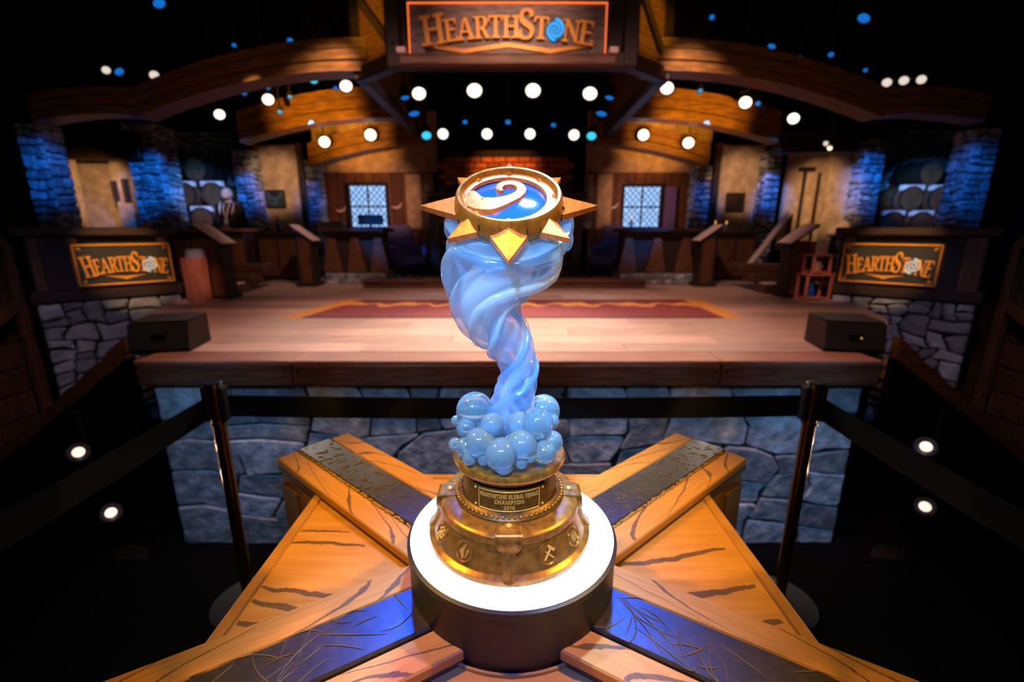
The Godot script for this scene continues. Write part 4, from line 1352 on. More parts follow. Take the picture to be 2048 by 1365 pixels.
# ---------- lamps
func stage_lamp(called: String, p: Vector3, target: Vector3, r: float, col: Color, e: float, label: String, group: String, energy: float, angle: float, hang := true, rim := 1.0) -> void:
	var dir := (target - p).normalized()
	var t := thing(called, p, label, "lamp", group)
	var up := Vector3.UP if absf(dir.y) < 0.95 else Vector3.RIGHT
	var x := dir.cross(up).normalized()
	var B := Basis(x, dir, x.cross(dir))
	var k := MB.new()
	var L := maxf(r * 2.4, 0.1)
	k.lathe([Vector2(0, -L), Vector2(r * 0.7, -L), Vector2(r * 1.05, -L * 0.6), Vector2(r * 1.12 * rim, 0.0), Vector2(r * 1.2 * rim, 0.012), Vector2(r * 1.02 * rim, 0.014), Vector2(r * 1.01, 0.0), Vector2(r * 1.0, -0.004)], 18, Transform3D(B, Vector3.ZERO))
	obj("housing", k.mesh(), M.gear if rim < 1.5 else mat(Color(0.30, 0.27, 0.30), 0.35), t)
	var g := MB.new()
	g.lathe([Vector2(r, -0.002), Vector2(r * 0.7, 0.004), Vector2(r * 0.35, 0.007), Vector2(0.0, 0.008)], 20, Transform3D(B, Vector3.ZERO))
	var key := "lens" + str(col) + str(e)
	if not cache.has(key): cache[key] = glow(col, e)
	obj("lamp_lens", g.mesh(), cache[key], t)
	if hang:
		var yk := MB.new()
		yk.tube([Vector3(0, r * 1.3, 0) - dir * L * 0.5, Vector3(0, 8.4 - p.y, 0) - dir * L * 0.5], 0.012, 5)
		obj("drop_pipe", yk.mesh(), M.pipe, t)
		for s in [-1.0, 1.0]:
			var a: Vector3 = x * s * r * 1.15 - dir * L * 0.5
			yk = MB.new()
			yk.tube([a, a + Vector3(0, r * 1.3, 0), Vector3(0, r * 1.35, 0) - dir * L * 0.5], 0.008, 5)
			obj("yoke_arm", yk.mesh(), M.gear, t)
	if energy > 0.0:
		spot("lamp_beam", p + dir * 0.03, target, col, energy, angle, 0.7, r * 0.8)

func build_rig() -> void:
	var warm := Color(1.0, 0.94, 0.86)
	var W := [  # px, py, radius px, distance, beam energy
		[838, 187, 13.5, 7.0, 3.0], [949, 181, 15, 7.0, 6.0], [1066, 181, 15, 7.0, 6.0], [1180, 187, 14, 7.0, 3.0],
		[692, 172, 12, 7.2, 2.0], [536, 199, 11, 7.4, 2.0], [439, 229, 10, 7.6, 1.5], [1334, 176, 13, 7.2, 2.0], [1491, 205, 12, 7.4, 2.0], [1587, 237, 11, 7.6, 1.5],
		[649, 284, 11, 8.9, 1.5], [741, 270, 11.5, 8.9, 1.5], [886, 268, 10.5, 9.0, 1.5], [974, 268, 10.5, 9.0, 1.5], [1060, 268, 10.5, 9.0, 1.5], [1148, 270, 10.5, 9.0, 1.5], [1287, 270, 11, 8.9, 1.5], [1377, 286, 11, 8.9, 1.5],
		[212, 140, 7.5, 7.0, 0.5], [308, 150, 8.5, 7.0, 0.5], [1736, 171, 8.5, 7.2, 0.5], [1774, 165, 8.5, 7.2, 0.5], [1808, 161, 8.5, 7.2, 0.5], [1843, 159, 8.5, 7.2, 0.5], [1652, 287, 5, 7.6, 0.3], [1660, 296, 5, 7.1, 0.3]]
	for q in W:
		var p := at(q[0], q[1], q[3])
		var inside: bool = absf(q[0] - 1018) < 190
		var dim: bool = q[4] < 1.0
		var lb := ("large round white lamp of the front row inside the sign gallery" if q[1] < 230 else "smaller round white lamp of the rear row inside the sign gallery") if inside else ("small dim white lamp high in the dark grid" if dim else "round white stage lamp hung above the arched beams")
		var gp := "white lamps inside the sign gallery" if inside else ("dim lamps in the dark grid" if dim else "white lamps above the arched beams")
		var tg := Vector3(p.x * 0.35, SY + 0.2, -4.4)
		stage_lamp("stage_lamp", p, tg, q[2] * q[3] / 950.0 * 0.93, warm, 2.2 if not dim else 0.8, lb, gp, q[4] * 1.2 if q[4] > 1.9 else 0.0, 24)
	var C := [[853, 271, 9.5, 8.4, 1], [1183, 272, 9.5, 8.4, 1], [810, 195, 7, 7.0, 0], [1219, 195, 7, 7.0, 0], [828, 227, 9, 7.6, 0], [1203, 227, 9, 7.6, 0], [930, 244, 5, 8.2, 0], [1016, 244, 5.5, 8.2, 0], [1107, 250, 5, 8.2, 0], [238, 143, 7, 7.5, 0], [627, 159, 8, 7.0, 1], [318, 6, 9, 6.5, 0], [373, 142, 4.5, 7.0, 0], [580, 81, 5.5, 6.8, 0], [468, 90, 4, 6.8, 0], [1488, 103, 6, 6.8, 0], [1598, 116, 5, 6.8, 0], [1544, 92, 6, 6.6, 0], [1728, 36, 9, 6.5, 0], [1690, 163, 5, 7.0, 0], [1400, 182, 5, 7.2, 0], [1516, 207, 5, 7.4, 0], [488, 186, 5, 7.3, 0], [536, 175, 4, 7.4, 0], [580, 194, 4, 7.4, 0], [671, 176, 4, 7.2, 0], [560, 224, 4.5, 7.4, 0], [1424, 34, 5, 6.6, 0], [1662, 109, 5, 6.6, 0], [1260, 10, 7, 6.4, 0], [1731, 140, 4, 7.0, 0]]
	for q in C:
		var p := at(q[0], q[1], q[3])
		var inside: bool = absf(q[0] - 1018) < 215 and q[1] > 100
		var tilt: bool = q[2] > 5.5 and q[4] == 0
		var tg := p + Vector3(-p.x * 0.5, -3.0, 0.8 if tilt else 3.0)
		var big: bool = q[4] == 1
		stage_lamp("blue_lamp", p, tg, q[2] * q[3] / 950.0 * (1.15 if tilt else 0.95), Color(0.10, 0.55, 1.0) if not big else Color(0.25, 0.85, 1.0), 1.0 if big else 0.55, "bright cyan round lamp" + (" inside the sign gallery" if inside else " above the arched beam") if big else ("small blue lamp in the dark soffit of the sign gallery" if inside else "small blue lamp in the dark ceiling grid"), "cyan lamps" if big else ("blue lamps of the gallery" if inside else "blue lamps of the ceiling grid"), 1.5 if big else 0.0, 20)
	# unseen spots without fixtures, added over the set: ambers on the beams, blues on the pillars, warm on plaster
	var amber := Color(1.0, 0.66, 0.16)
	var blue := Color(0.03, 0.48, 1.0)
	# lamps of the front-of-house truss behind the camera, mirrored in the glass
	var tr := thing("front_truss", Vector3(0, 6.05, 2.3), "long black lighting truss over the audience", "truss")
	for q in [-0.14, 0.14]:
		for r in [0.0, 0.28]: bar("chord", Vector3(-3.2, r, q), Vector3(3.2, r, q), 0.024, M.pipe, tr)
	for i in 17: bar("web", Vector3(-3.2 + i * 0.4, 0.0, -0.14), Vector3(-3.2 + i * 0.4, 0.28, 0.14), 0.012, M.pipe, tr, 6)
	for q in [-3.0, 3.0]: bar("hanger", Vector3(q, 0.28, 0), Vector3(q, 2.35, 0), 0.015, M.pipe, tr, 6)
	var fo := [-2.0, -1.1, -0.3, 0.45, 1.2, 2.1]
	for i in 6:
		var warm_one := i % 3 == 1
		stage_lamp("front_lamp", Vector3(fo[i], 5.55, 1.95 - 0.1 * (i % 2)), Vector3(fo[i] * 0.1, 2.2, -0.8), 0.13, Color(1.0, 0.72, 0.35) if warm_one else Color(0.86, 0.93, 1.0), 24.0, "amber profile lamp on the truss over the audience" if warm_one else "cool white profile lamp on the truss over the audience", "lamps of the front truss", 0.0, 10, false)
	for s in [-1.0, 1.0]:
		var mx := func(x: float) -> float: return x if s < 0 else 2036.0 - x
		var bay := 190.0 if s < 0 else 1642.0
		var brl := 408.0 if s < 0 else 1842.0
		spot("beam_amber", Vector3(s * 2.9, 3.3, -5.2), at(mx.call(640), 230, 8.2), amber, 22.0, 17, 0.9)
		spot("beam_amber", Vector3(s * 2.2, 3.6, -5.6), at(mx.call(725), 285, 9.3), Color(1.0, 0.66, 0.30), 13.0, 11, 0.9)
		spot("beam_amber", Vector3(s * 3.6, 7.8, -2.6), at(mx.call(400), 170, 6.4), amber, 0.7, 20, 0.9)
		spot("gallery_amber", Vector3(s * 4.8, 6.0, -3.4), Vector3(s * 1.55, CY + 2.2, -5.7), amber, 13.0, 5.5, 0.8)
		spot("plaster_warm", Vector3(s * 2.9, 4.0, -6.4), at(mx.call(558), 365, 9.3), Color(1.0, 0.78, 0.60), 10.0, 12, 0.9)
		spot("bay_warm", at(bay, 290, 6.7), at(bay, 395, 8.7), Color(1.0, 0.78, 0.56), 7.0, 18, 0.9)
		spot("window_wall_warm", Vector3(s * 1.2, 3.7, -7.0), at(mx.call(750), 410, 10.0), Color(1.0, 0.70, 0.54), 7.0, 20, 0.9)
		spot("pillar_blue", at(mx.call(300), 180, 6.8), at(mx.call(300), 365, 8.3), blue, 12.0, 13, 0.9)
		spot("pillar_blue", at(mx.call(493), 220, 7.4), at(mx.call(493), 385, 8.9), blue, 9.0, 11, 0.9)
		spot("pillar_blue", at(mx.call(622), 240, 8.0), at(mx.call(622), 395, 9.4), blue, 8.0, 11, 0.9)
		spot("pillar_blue", at(mx.call(88), 180, 5.2), at(mx.call(88), 345, 6.7), blue, 6.5, 13, 0.9)
		spot("barrel_blue", at(brl, 250, 6.4), at(brl, 395, 9.3), Color(0.26, 0.62, 1.0), 22.0, 12, 0.9)
		spot("barrel_pink", at(brl - s * 60.0, 330, 6.0), at(brl, 400, 9.0), Color(1.0, 0.74, 0.66), 5.0, 9, 0.9)
		spot("balcony_warm", Vector3(s * 3.0, 5.0, -2.8), at(mx.call(240), 497, 5.6), Color(1.0, 0.76, 0.5), 28.0, 6.6, 0.8)
		spot("balcony_blue", Vector3(s * 2.0, 4.4, -1.2), at(mx.call(170), 690, 5.4), Color(0.30, 0.55, 1.0), 2.6, 14, 0.9)
		spot("side_dim", Vector3(s * 1.0, 6.0, -1.6), Vector3(s * 4.6, 1.2, -4.2), Color(1.0, 0.78, 0.66), 7.0, 16, 0.9)
		spot("bin_pink", Vector3(s * 2.4, 4.6, -3.4), at(mx.call(395), 560, 6.0), Color(1.0, 0.72, 0.66), 9.0, 5, 0.9)
		spot("desk_warm", Vector3(s * 1.6, 5.0, -5.0), at(mx.call(600), 500, 7.8), Color(1.0, 0.78, 0.70), 7.0, 22, 0.9)
		spot("hearth_blue", Vector3(s * 3.2, 3.6, -6.6), at(mx.call(800), 510, 8.6), Color(0.12, 0.5, 1.0), 7.0, 12, 0.9)
	spot("brick_amber", Vector3(0, 4.2, -6.6), at(1012, 350, 9.4), Color(1.0, 0.58, 0.26), 22.0, 16, 0.8)
	spot("person_warm", Vector3(-2.6, 4.6, -5.4), at(443, 405, 8.55), Color(1.0, 0.80, 0.72), 7.0, 5, 0.8)
	spot("sign_warm", Vector3(0.0, 5.0, -3.0), Vector3(0, CY + 2.05, -5.45), Color(1.0, 0.76, 0.64), 5.5, 22, 0.9)

# ---------- a figure meshed from tapered capsules
func nets(b: MB, bones: Array, cell: float, k: float, colour: Callable) -> void:
	var lo := Vector3(1e9, 1e9, 1e9)
	var hi := -lo
	for q in bones:
		var r := maxf(q[2], q[3]) + 3 * cell
		lo = lo.min(q[0] - Vector3.ONE * r).min(q[1] - Vector3.ONE * r)
		hi = hi.max(q[0] + Vector3.ONE * r).max(q[1] + Vector3.ONE * r)
	var N := Vector3i(((hi - lo) / cell).ceil()) + Vector3i.ONE
	var f := PackedFloat32Array()
	f.resize(N.x * N.y * N.z)
	f.fill(1.0)
	for q in bones:
		var a: Vector3 = q[0]
		var e: Vector3 = q[1]
		var r0: float = q[2]
		var r1: float = q[3]
		var sq: Vector3 = q[4] if q.size() > 4 else Vector3.ONE
		var m := maxf(r0, r1) * 1.3 + k + 2 * cell
		var i0 := Vector3i(((a.min(e) - Vector3.ONE * m - lo) / cell).floor()).clamp(Vector3i.ZERO, N - Vector3i.ONE)
		var i1 := Vector3i(((a.max(e) + Vector3.ONE * m - lo) / cell).ceil()).clamp(Vector3i.ZERO, N - Vector3i.ONE)
		var ae := (e - a) * sq
		var l2 := maxf(ae.length_squared(), 1e-9)
		for z in range(i0.z, i1.z + 1):
			for y in range(i0.y, i1.y + 1):
				for x in range(i0.x, i1.x + 1):
					var p := (lo + Vector3(x, y, z) * cell - a) * sq
					var t := clampf(p.dot(ae) / l2, 0.0, 1.0)
					var d := (p - ae * t).length() - lerpf(r0, r1, t)
					var at_ := (z * N.y + y) * N.x + x
					var o := f[at_]
					var h := maxf(k - absf(o - d), 0.0) / k
					f[at_] = minf(o, d) - h * h * k * 0.25
	var id := {}
	for z in N.z - 1:
		for y in N.y - 1:
			for x in N.x - 1:
				var o := (z * N.y + y) * N.x + x
				var s := 0
				var v8 := [f[o], f[o + 1], f[o + N.x], f[o + N.x + 1], f[o + N.x * N.y], f[o + N.x * N.y + 1], f[o + N.x * N.y + N.x], f[o + N.x * N.y + N.x + 1]]
				for i in 8: s += 1 if v8[i] < 0 else 0
				if s == 0 or s == 8: continue
				var p := Vector3.ZERO
				var c := 0
				for i in 8:
					for ax in [1, 2, 4]:
						if i & ax: continue
						var j: int = i | ax
						if (v8[i] < 0) != (v8[j] < 0):
							var t: float = v8[i] / (v8[i] - v8[j])
							var pi_ := Vector3(i & 1, (i >> 1) & 1, i >> 2)
							var pj := Vector3(j & 1, (j >> 1) & 1, j >> 2)
							p += pi_.lerp(pj, t)
							c += 1
				p = lo + (Vector3(x, y, z) + p / c) * cell
				var g := Vector3(v8[1] + v8[3] + v8[5] + v8[7] - v8[0] - v8[2] - v8[4] - v8[6], v8[2] + v8[3] + v8[6] + v8[7] - v8[0] - v8[1] - v8[4] - v8[5], v8[4] + v8[5] + v8[6] + v8[7] - v8[0] - v8[1] - v8[2] - v8[3]).normalized()
				b.col = colour.call(p)
				id[o] = b.vert(p, g)
	b.col = Color.WHITE
	var st := [1, N.x, N.x * N.y]
	for o in id:
		for ax in 3:
			var f0 := f[o]
			var f1 := f[o + st[ax]]
			if (f0 < 0) == (f1 < 0): continue
			var u: int = st[(ax + 1) % 3]
			var w: int = st[(ax + 2) % 3]
			if not (id.has(o - u) and id.has(o - w) and id.has(o - u - w)): continue
			var q := [id[o - u - w], id[o - w], id[o], id[o - u]]
			if f0 < 0: b.idx.append_array(PackedInt32Array([q[0], q[2], q[1], q[0], q[3], q[2]]))
			else: b.idx.append_array(PackedInt32Array([q[0], q[1], q[2], q[0], q[2], q[3]]))

func build_person() -> void:
	var p := at(443, 375, 8.55)
	var h := p.y - SY
	var t := thing("person", Vector3(p.x, SY, -8.70), "person in a black suit with a white badge, hands clasped, behind the bar counter", "person")
	var s := h / 1.74
	var V := func(x: float, y: float, z: float) -> Vector3: return Vector3(x, y, z) * s
	var bones := []
	var add := func(a: Vector3, b: Vector3, r0: float, r1: float, sq := Vector3.ONE) -> void: bones.append([a, b, r0 * s, r1 * s, sq])
	add.call(V.call(-0.05, 0.95, 0), V.call(0.05, 0.95, 0), 0.125, 0.125, Vector3(1, 1, 1.15))
	add.call(V.call(0, 0.98, 0), V.call(0, 1.22, 0.01), 0.135, 0.145, Vector3(0.86, 1, 1.15))
	add.call(V.call(-0.07, 1.30, 0.01), V.call(0.07, 1.30, 0.01), 0.13, 0.13, Vector3(1, 1, 1.1))
	add.call(V.call(-0.16, 1.41, 0), V.call(0.16, 1.41, 0), 0.07, 0.07)
	add.call(V.call(0, 1.42, 0), V.call(0, 1.53, 0.01), 0.062, 0.055)
	for q in [-1.0, 1.0]:
		add.call(V.call(q * 0.19, 1.405, 0), V.call(q * 0.265, 1.13, -0.01), 0.066, 0.05)
		add.call(V.call(q * 0.265, 1.13, -0.01), V.call(q * 0.09, 1.0, 0.19), 0.05, 0.036)
		add.call(V.call(q * 0.095, 0.92, 0), V.call(q * 0.11, 0.50, 0.01), 0.092, 0.064)
		add.call(V.call(q * 0.11, 0.50, 0.01), V.call(q * 0.115, 0.09, -0.02), 0.062, 0.045)
		add.call(V.call(q * 0.115, 0.05, -0.04), V.call(q * 0.14, 0.04, 0.15), 0.045, 0.036)
	var b := MB.new()
	var suit := Color(0.012, 0.012, 0.015)
	var shirt := Color(0.03, 0.03, 0.035)
	var skin := Color(0.50, 0.27, 0.18)
	nets(b, bones, 0.014 * s, 0.05 * s, func(v: Vector3) -> Color:
		var w := v / s
		if w.y > 1.475: return skin
		if w.z > 0.05 and w.y > 1.12 and absf(w.x) < 0.012 + (w.y - 1.12) * 0.16: return shirt
		return suit)
	# head
	var hb := []
	var H := V.call(0, 1.625, 0.02)
	var addh := func(a: Vector3, c: Vector3, r0: float, r1: float, sq := Vector3.ONE) -> void: hb.append([H + a * s, H + c * s, r0 * s, r1 * s, sq])
	addh.call(Vector3(0, 0.02, -0.02), Vector3(0, 0.025, 0.0), 0.09, 0.088, Vector3(1.12, 0.92, 0.95))
	addh.call(Vector3(0, -0.05, 0.02), Vector3(0, -0.085, 0.045), 0.058, 0.04)
	addh.call(Vector3(-0.035, 0.02, 0.075), Vector3(0.035, 0.02, 0.075), 0.016, 0.016)
	addh.call(Vector3(0, 0.012, 0.085), Vector3(0, -0.022, 0.106), 0.010, 0.015)
	addh.call(Vector3(-0.018, -0.055, 0.08), Vector3(0.018, -0.055, 0.08), 0.012, 0.012)
	for q in [-1.0, 1.0]:
		addh.call(Vector3(q * 0.083, 0.012, -0.005), Vector3(q * 0.087, -0.025, 0.0), 0.018, 0.012, Vector3(1.6, 1, 1))
		addh.call(Vector3(q * 0.04, -0.02, 0.06), Vector3(q * 0.045, -0.03, 0.05), 0.03, 0.03)
	addh.call(Vector3(0, -0.15, -0.02), Vector3(0, -0.06, 0.0), 0.055, 0.058)
	nets(b, hb, 0.006 * s, 0.02 * s, func(v: Vector3) -> Color:
		var w: Vector3 = (v - H) / s
		if absf(absf(w.x) - 0.032) < 0.013 and absf(w.y - 0.0) < 0.006 and w.z > 0.07: return Color(0.04, 0.03, 0.03)
		if w.y < -0.065 and w.y > -0.125 and w.z > 0.02: return Color(0.07, 0.04, 0.03)
		if absf(w.x) < 0.024 and absf(w.y + 0.055) < 0.004 and w.z > 0.07: return Color(0.3, 0.1, 0.09)
		return skin)
	# clasped hands: palms with five fingers each
	for q in [-1.0, 1.0]:
		var fb := []
		var wr := V.call(q * 0.085, 1.0, 0.195)
		var pm := V.call(q * 0.035, 0.975, 0.235 + (0.012 if q > 0 else 0.0))
		fb.append([wr, pm, 0.027 * s, 0.03 * s, Vector3(1, 1, 1.3)])
		var lens := [0.062, 0.07, 0.066, 0.052]
		for i in 4:
			var k0: Vector3 = pm + V.call(-q * 0.012, 0.024 - i * 0.017, 0.012)
			var k1: Vector3 = k0 + V.call(-q * lens[i] * 0.55, -0.006, 0.014)
			var k2: Vector3 = k1 + V.call(-q * lens[i] * 0.38, -0.012, -0.018)
			fb.append([k0, k1, 0.0095 * s, 0.0088 * s])
			fb.append([k1, k2, 0.0088 * s, 0.0075 * s])
		var th: Vector3 = wr.lerp(pm, 0.55) + V.call(0, 0.02, 0.01)
		var t1: Vector3 = th + V.call(-q * 0.025, 0.022, 0.02)
		fb.append([th, t1, 0.012 * s, 0.0105 * s])
		fb.append([t1, t1 + V.call(-q * 0.028, -0.004, 0.008), 0.0105 * s, 0.0085 * s])
		nets(b, fb, 0.0045 * s, 0.007 * s, func(_v: Vector3) -> Color: return skin)
	var bm := mat(Color.WHITE, 0.7)
	bm.vertex_color_use_as_albedo = true
	obj("body", b.mesh(), bm, t)
	# lanyard, badge and the pale lapels
	var white := mat(Color(0.86, 0.84, 0.84), 0.5)
	var k := MB.new()
	for q in [-1.0, 1.0]:
		k.tube([V.call(q * 0.06, 1.46, 0.05), V.call(q * 0.05, 1.36, 0.135), V.call(0, 1.16, 0.155)], 0.006 * s, 5)
	obj("lanyard", k.mesh(), white, t)
	box("badge", V.call(0.0, 1.11, 0.165), V.call(0.075, 0.10, 0.008), white, t, 0.002)
	for q in [-1.0, 1.0]:
		var l := MB.new()
		l.tube([V.call(q * 0.13, 1.455, 0.055), V.call(q * 0.13, 1.36, 0.115), V.call(q * 0.11, 1.26, 0.142)], [0.010 * s, 0.011 * s, 0.005 * s], 6)
		obj("shoulder_strap", l.mesh(), white, t)

# ---------- the pedestal
func build_pedestal() -> void:
	var t := thing("trophy_pedestal", Vector3(0, DY, -TD), "amber-lit wooden pedestal of four beams crossing under a round lit drum", "pedestal")
	var top := CY - 0.672 - DY          # arm top, local
	var ply := grained(Color(0.64, 0.43, 0.18), Color(0.79, 0.56, 0.26), Vector3(1.2, 1.2, 1.2), 0.6, 0, 0.03, 50, false)
	var dark := grained(Color(0.26, 0.16, 0.09), Color(0.40, 0.27, 0.15), Vector3(8, 8, 8), 0.6, 0, 0.1, 51, false)
	var strip_m := grained(Color(0.16, 0.14, 0.13), Color(0.26, 0.23, 0.21), Vector3(9, 9, 9), 0.30, 0.0, 0.08, 52, false)
	var ridge_m := mat(Color(0.36, 0.29, 0.24), 0.32, 0.15)
	var gold_edge := mat(Color(0.62, 0.45, 0.18), 0.5, 0.1)
	# painted streaks on the flat panels, read off the photograph
	var X0 := -0.53; var X1 := 0.53; var Z0 := 0.36; var Z1 := 1.18
	var lv := top - 0.026
	var ST := [[600, 1065, 700, 1067, 0.006], [581, 1087, 729, 1094, 0.008], [522, 1175, 766, 1208, 0.009], [503, 1202, 685, 1237, 0.011], [474, 1245, 607, 1261, 0.012], [1228, 1136, 1453, 1100, 0.011], [1276, 1208, 1512, 1173, 0.013], [1280, 1211, 1394, 1245, 0.005], [1462, 1263, 1564, 1243, 0.014]]
	var seg := []
	for q in ST:
		var a := on_level(q[0], q[1], lv + DY)
		var b := on_level(q[2], q[3], lv + DY)
		seg.append([Vector2(a.x, -a.z), Vector2(b.x, -b.z), q[4]])
	var im := Image.create(640, 512, false, Image.FORMAT_RGB8)
	var fn := FastNoiseLite.new(); fn.seed = 3; fn.frequency = 0.02; fn.fractal_octaves = 4
	for y in 512:
		for x in 640:
			var p := Vector2(lerpf(X0, X1, x / 639.0), lerpf(Z1, Z0, y / 511.0))
			var n := fn.get_noise_2d(x * 0.35, y * 3.0) * 0.07
			var c := Color(0.77 + n, 0.53 + n, 0.23 + n)
			var wob := fn.get_noise_2d(x * 0.5 + 900, y * 0.15) * 0.014
			for q in seg:
				var ab: Vector2 = q[1] - q[0]
				var tt: float = (p - q[0]).dot(ab) / ab.length_squared()
				if tt < 0 or tt > 1: continue
				var ds := absf((p - q[0]).cross(ab) / ab.length() + wob)
				var wd: float = q[2] * (0.45 + 0.55 * sin(PI * clampf(tt * 0.9 + 0.08, 0, 1))) * 0.62
				if ds < wd: c = Color(0.40 + n, 0.27 + n, 0.12 + n)
			im.set_pixel(x, y, c)
	var pm := mat(Color.WHITE, 0.62)
	pm.albedo_texture = ImageTexture.create_from_image(im)
	var k := MB.new()
	var Q := func(x: float, y: float, d: float) -> Vector3: return Vector3(x, y, TD - d)
	k.quad(Q.call(X0, lv, Z0), Q.call(X1, lv, Z0), Q.call(X1, lv, Z1), Q.call(X0, lv, Z1))
	k.quad(Q.call(X0, lv - 0.05, Z0), Q.call(X1, lv - 0.05, Z0), Q.call(X1, lv, Z0), Q.call(X0, lv, Z0))
	k.quad(Q.call(X1, lv - 0.05, Z1), Q.call(X0, lv - 0.05, Z1), Q.call(X0, lv, Z1), Q.call(X1, lv, Z1))
	k.quad(Q.call(X0, lv - 0.05, Z1), Q.call(X0, lv - 0.05, Z0), Q.call(X0, lv, Z0), Q.call(X0, lv, Z1))
	k.quad(Q.call(X1, lv - 0.05, Z0), Q.call(X1, lv - 0.05, Z1), Q.call(X1, lv, Z1), Q.call(X1, lv, Z0))
	k.quad(Q.call(X0, lv - 0.05, Z0), Q.call(X0, lv - 0.05, Z1), Q.call(X1, lv - 0.05, Z1), Q.call(X1, lv - 0.05, Z0))
	obj("top_panel", k.mesh(), pm, t)
	for s in [-1.0, 1.0]:
		box("edge_batten", Vector3(s * 0.519, lv - 0.011, TD - 0.77), Vector3(0.026, 0.03, 0.82), ply, t, 0.003)
	box("edge_batten", Vector3(0, lv - 0.011, TD - 1.169), Vector3(1.0, 0.03, 0.022), ply, t, 0.003)
	# dark body below
	obj("plinth_body", lathem([Vector2(0, 0.0), Vector2(0.42, 0.0), Vector2(0.36, 0.1), Vector2(0.30, lv - 0.05)], 8), dark, t)
	# four beams
	var dirs := [Vector2(-0.76, 0.65), Vector2(0.76, 0.65), Vector2(-0.86, -0.51), Vector2(0.86, -0.51)]
	for i in 4:
		var dr: Vector2 = dirs[i].normalized()
		var x := Vector3(dr.x, 0, -dr.y)
		var z := x.cross(Vector3.UP)
		var B := Basis(x, Vector3.UP, z)
		var L := 0.83 if i < 2 else 0.86
		var r0 := 0.12
		var arm := MB.new()
		arm.cbox(x * ((r0 + L) / 2) + Vector3(0, top - 0.135, 0), Vector3(L - r0 - 0.01, 0.25, 0.222), 0.004, B)
		var ab := obj("beam", arm.mesh(), ply, t)
		for e in [-1.0, 1.0]:      # side boards that stand a little proud
			var sb := MB.new()
			sb.cbox(x * ((r0 + L) / 2) + z * (e * 0.086) + Vector3(0, top - 0.008, 0), Vector3(L - r0, 0.022, 0.062), 0.003, B)
			obj("side_board", sb.mesh(), painted(i * 2 + (0 if e < 0 else 1), x * ((r0 + L) / 2)), ab)
			var ed := MB.new()
			ed.cbox(x * ((r0 + L) / 2) + z * (e * 0.1135) + Vector3(0, top - 0.028, 0), Vector3(L - r0, 0.018, 0.006), 0.001, B)
			obj("ply_edge", ed.mesh(), dark, ab)
			if i < 2:
				var bl := MB.new()
				bl.cbox(x * (L - 0.06) + z * (e * 0.1135) + Vector3(0, top - 0.16, 0), Vector3(0.10, 0.17, 0.006), 0.002, B)
				obj("end_block", bl.mesh(), ply, ab)
		var sp := MB.new()
		sp.cbox(x * ((r0 + L) / 2) + Vector3(0, top - 0.004, 0), Vector3(L - r0 + 0.004, 0.022, 0.104), 0.004, B)
		var st := obj("leather_strip", sp.mesh(), strip_m, ab)
		st.set_meta("label", "dark wrinkled strip along the beam")
		var rd := MB.new()
		var cnt := 110 if i < 2 else 55
		for j in cnt:
			var u := rng.randf_range(r0 + 0.08, L - 0.01)
			var v := rng.randf_range(-0.044, 0.044)
			var a := rng.randf_range(0, TAU) if i < 2 else rng.randf_range(-0.9, 0.9) + (0.0 if j % 3 else 1.2)
			var ln := rng.randf_range(0.010, 0.028) if i < 2 else rng.randf_range(0.04, 0.13)
			var bend := rng.randf_range(-1.2, 1.2)
			var pts := []; var rad := []
			for m in 6:
				var q := m / 5.0
				var aa := a + bend * q
				pts.append(x * u + z * v + Vector3(0, top + 0.0072, 0))
				rad.append((0.0016 if i < 2 else 0.0012) * (0.35 + sin(PI * q)))
				u += cos(aa) * ln / 5; v = clampf(v + sin(aa) * ln / 5, -0.05, 0.05)
				u = clampf(u, r0 + 0.05, L - 0.004)
			rd.tube(pts, rad, 5)
		var ro := obj("wrinkles", rd.mesh(), ridge_m, st)
		ro.set_meta("kind", "stuff")
		if i < 2:
			var gb := MB.new()
			for j in 70:
				var u := lerpf(r0 + 0.1, L - 0.01, j / 69.0) + rng.randf_range(-0.003, 0.003)
				var r := rng.randf_range(0.002, 0.005)
				gb.ball(x * u + z * ((0.054 if i == 0 else 0.054) * (1.0 if i == 1 else -1.0) + rng.randf_range(-0.002, 0.002)) + Vector3(0, top + 0.003, 0), Vector3(r * 1.6, r, r), 4, 6)
			var go := obj("glue_bead", gb.mesh(), gold_edge, st)
			go.set_meta("kind", "stuff")
	# front floor of the crossing: a small raised board in the middle
	# drum with the lit disc
	var dy := CY - 0.572 - DY
	var dm := grained(Color(0.075, 0.05, 0.04), Color(0.115, 0.08, 0.06), Vector3(4, 4, 4), 0.45, 0, 0.05, 53, false)
	obj("drum", lathem([Vector2(0.0, top - 0.03), Vector2(0.2, top - 0.03), Vector2(0.2, dy - 0.022), Vector2(0.203, dy - 0.018), Vector2(0.203, dy - 0.008), Vector2(0.1975, dy - 0.006), Vector2(0.19, dy - 0.010), Vector2(0, dy - 0.010)], 72), dm, t)
	obj("foot_ring", lathem([Vector2(0.204, lv - 0.001), Vector2(0.2085, lv), Vector2(0.2075, lv + 0.005), Vector2(0.204, lv + 0.006)], 72), gold_edge, t)
	obj("light_disc", lathem([Vector2(0.196, dy - 0.010), Vector2(0.197, dy - 0.002), Vector2(0.195, dy), Vector2(0.0, dy)], 72), glow(Color(0.95, 0.97, 1.0), 1.05), t).set_meta("label", "glowing white acrylic disc")
	var l := AreaLight3D.new()
	l.name = "disc_light"
	l.area_size = Vector2(0.27, 0.27)
	l.light_color = Color(0.85, 0.92, 1.0)
	l.light_energy = 0.02
	l.shadow_enabled = true
	add_child(l)
	l.position = Vector3(0, CY - 0.570, -TD)
	l.rotation.x = PI / 2

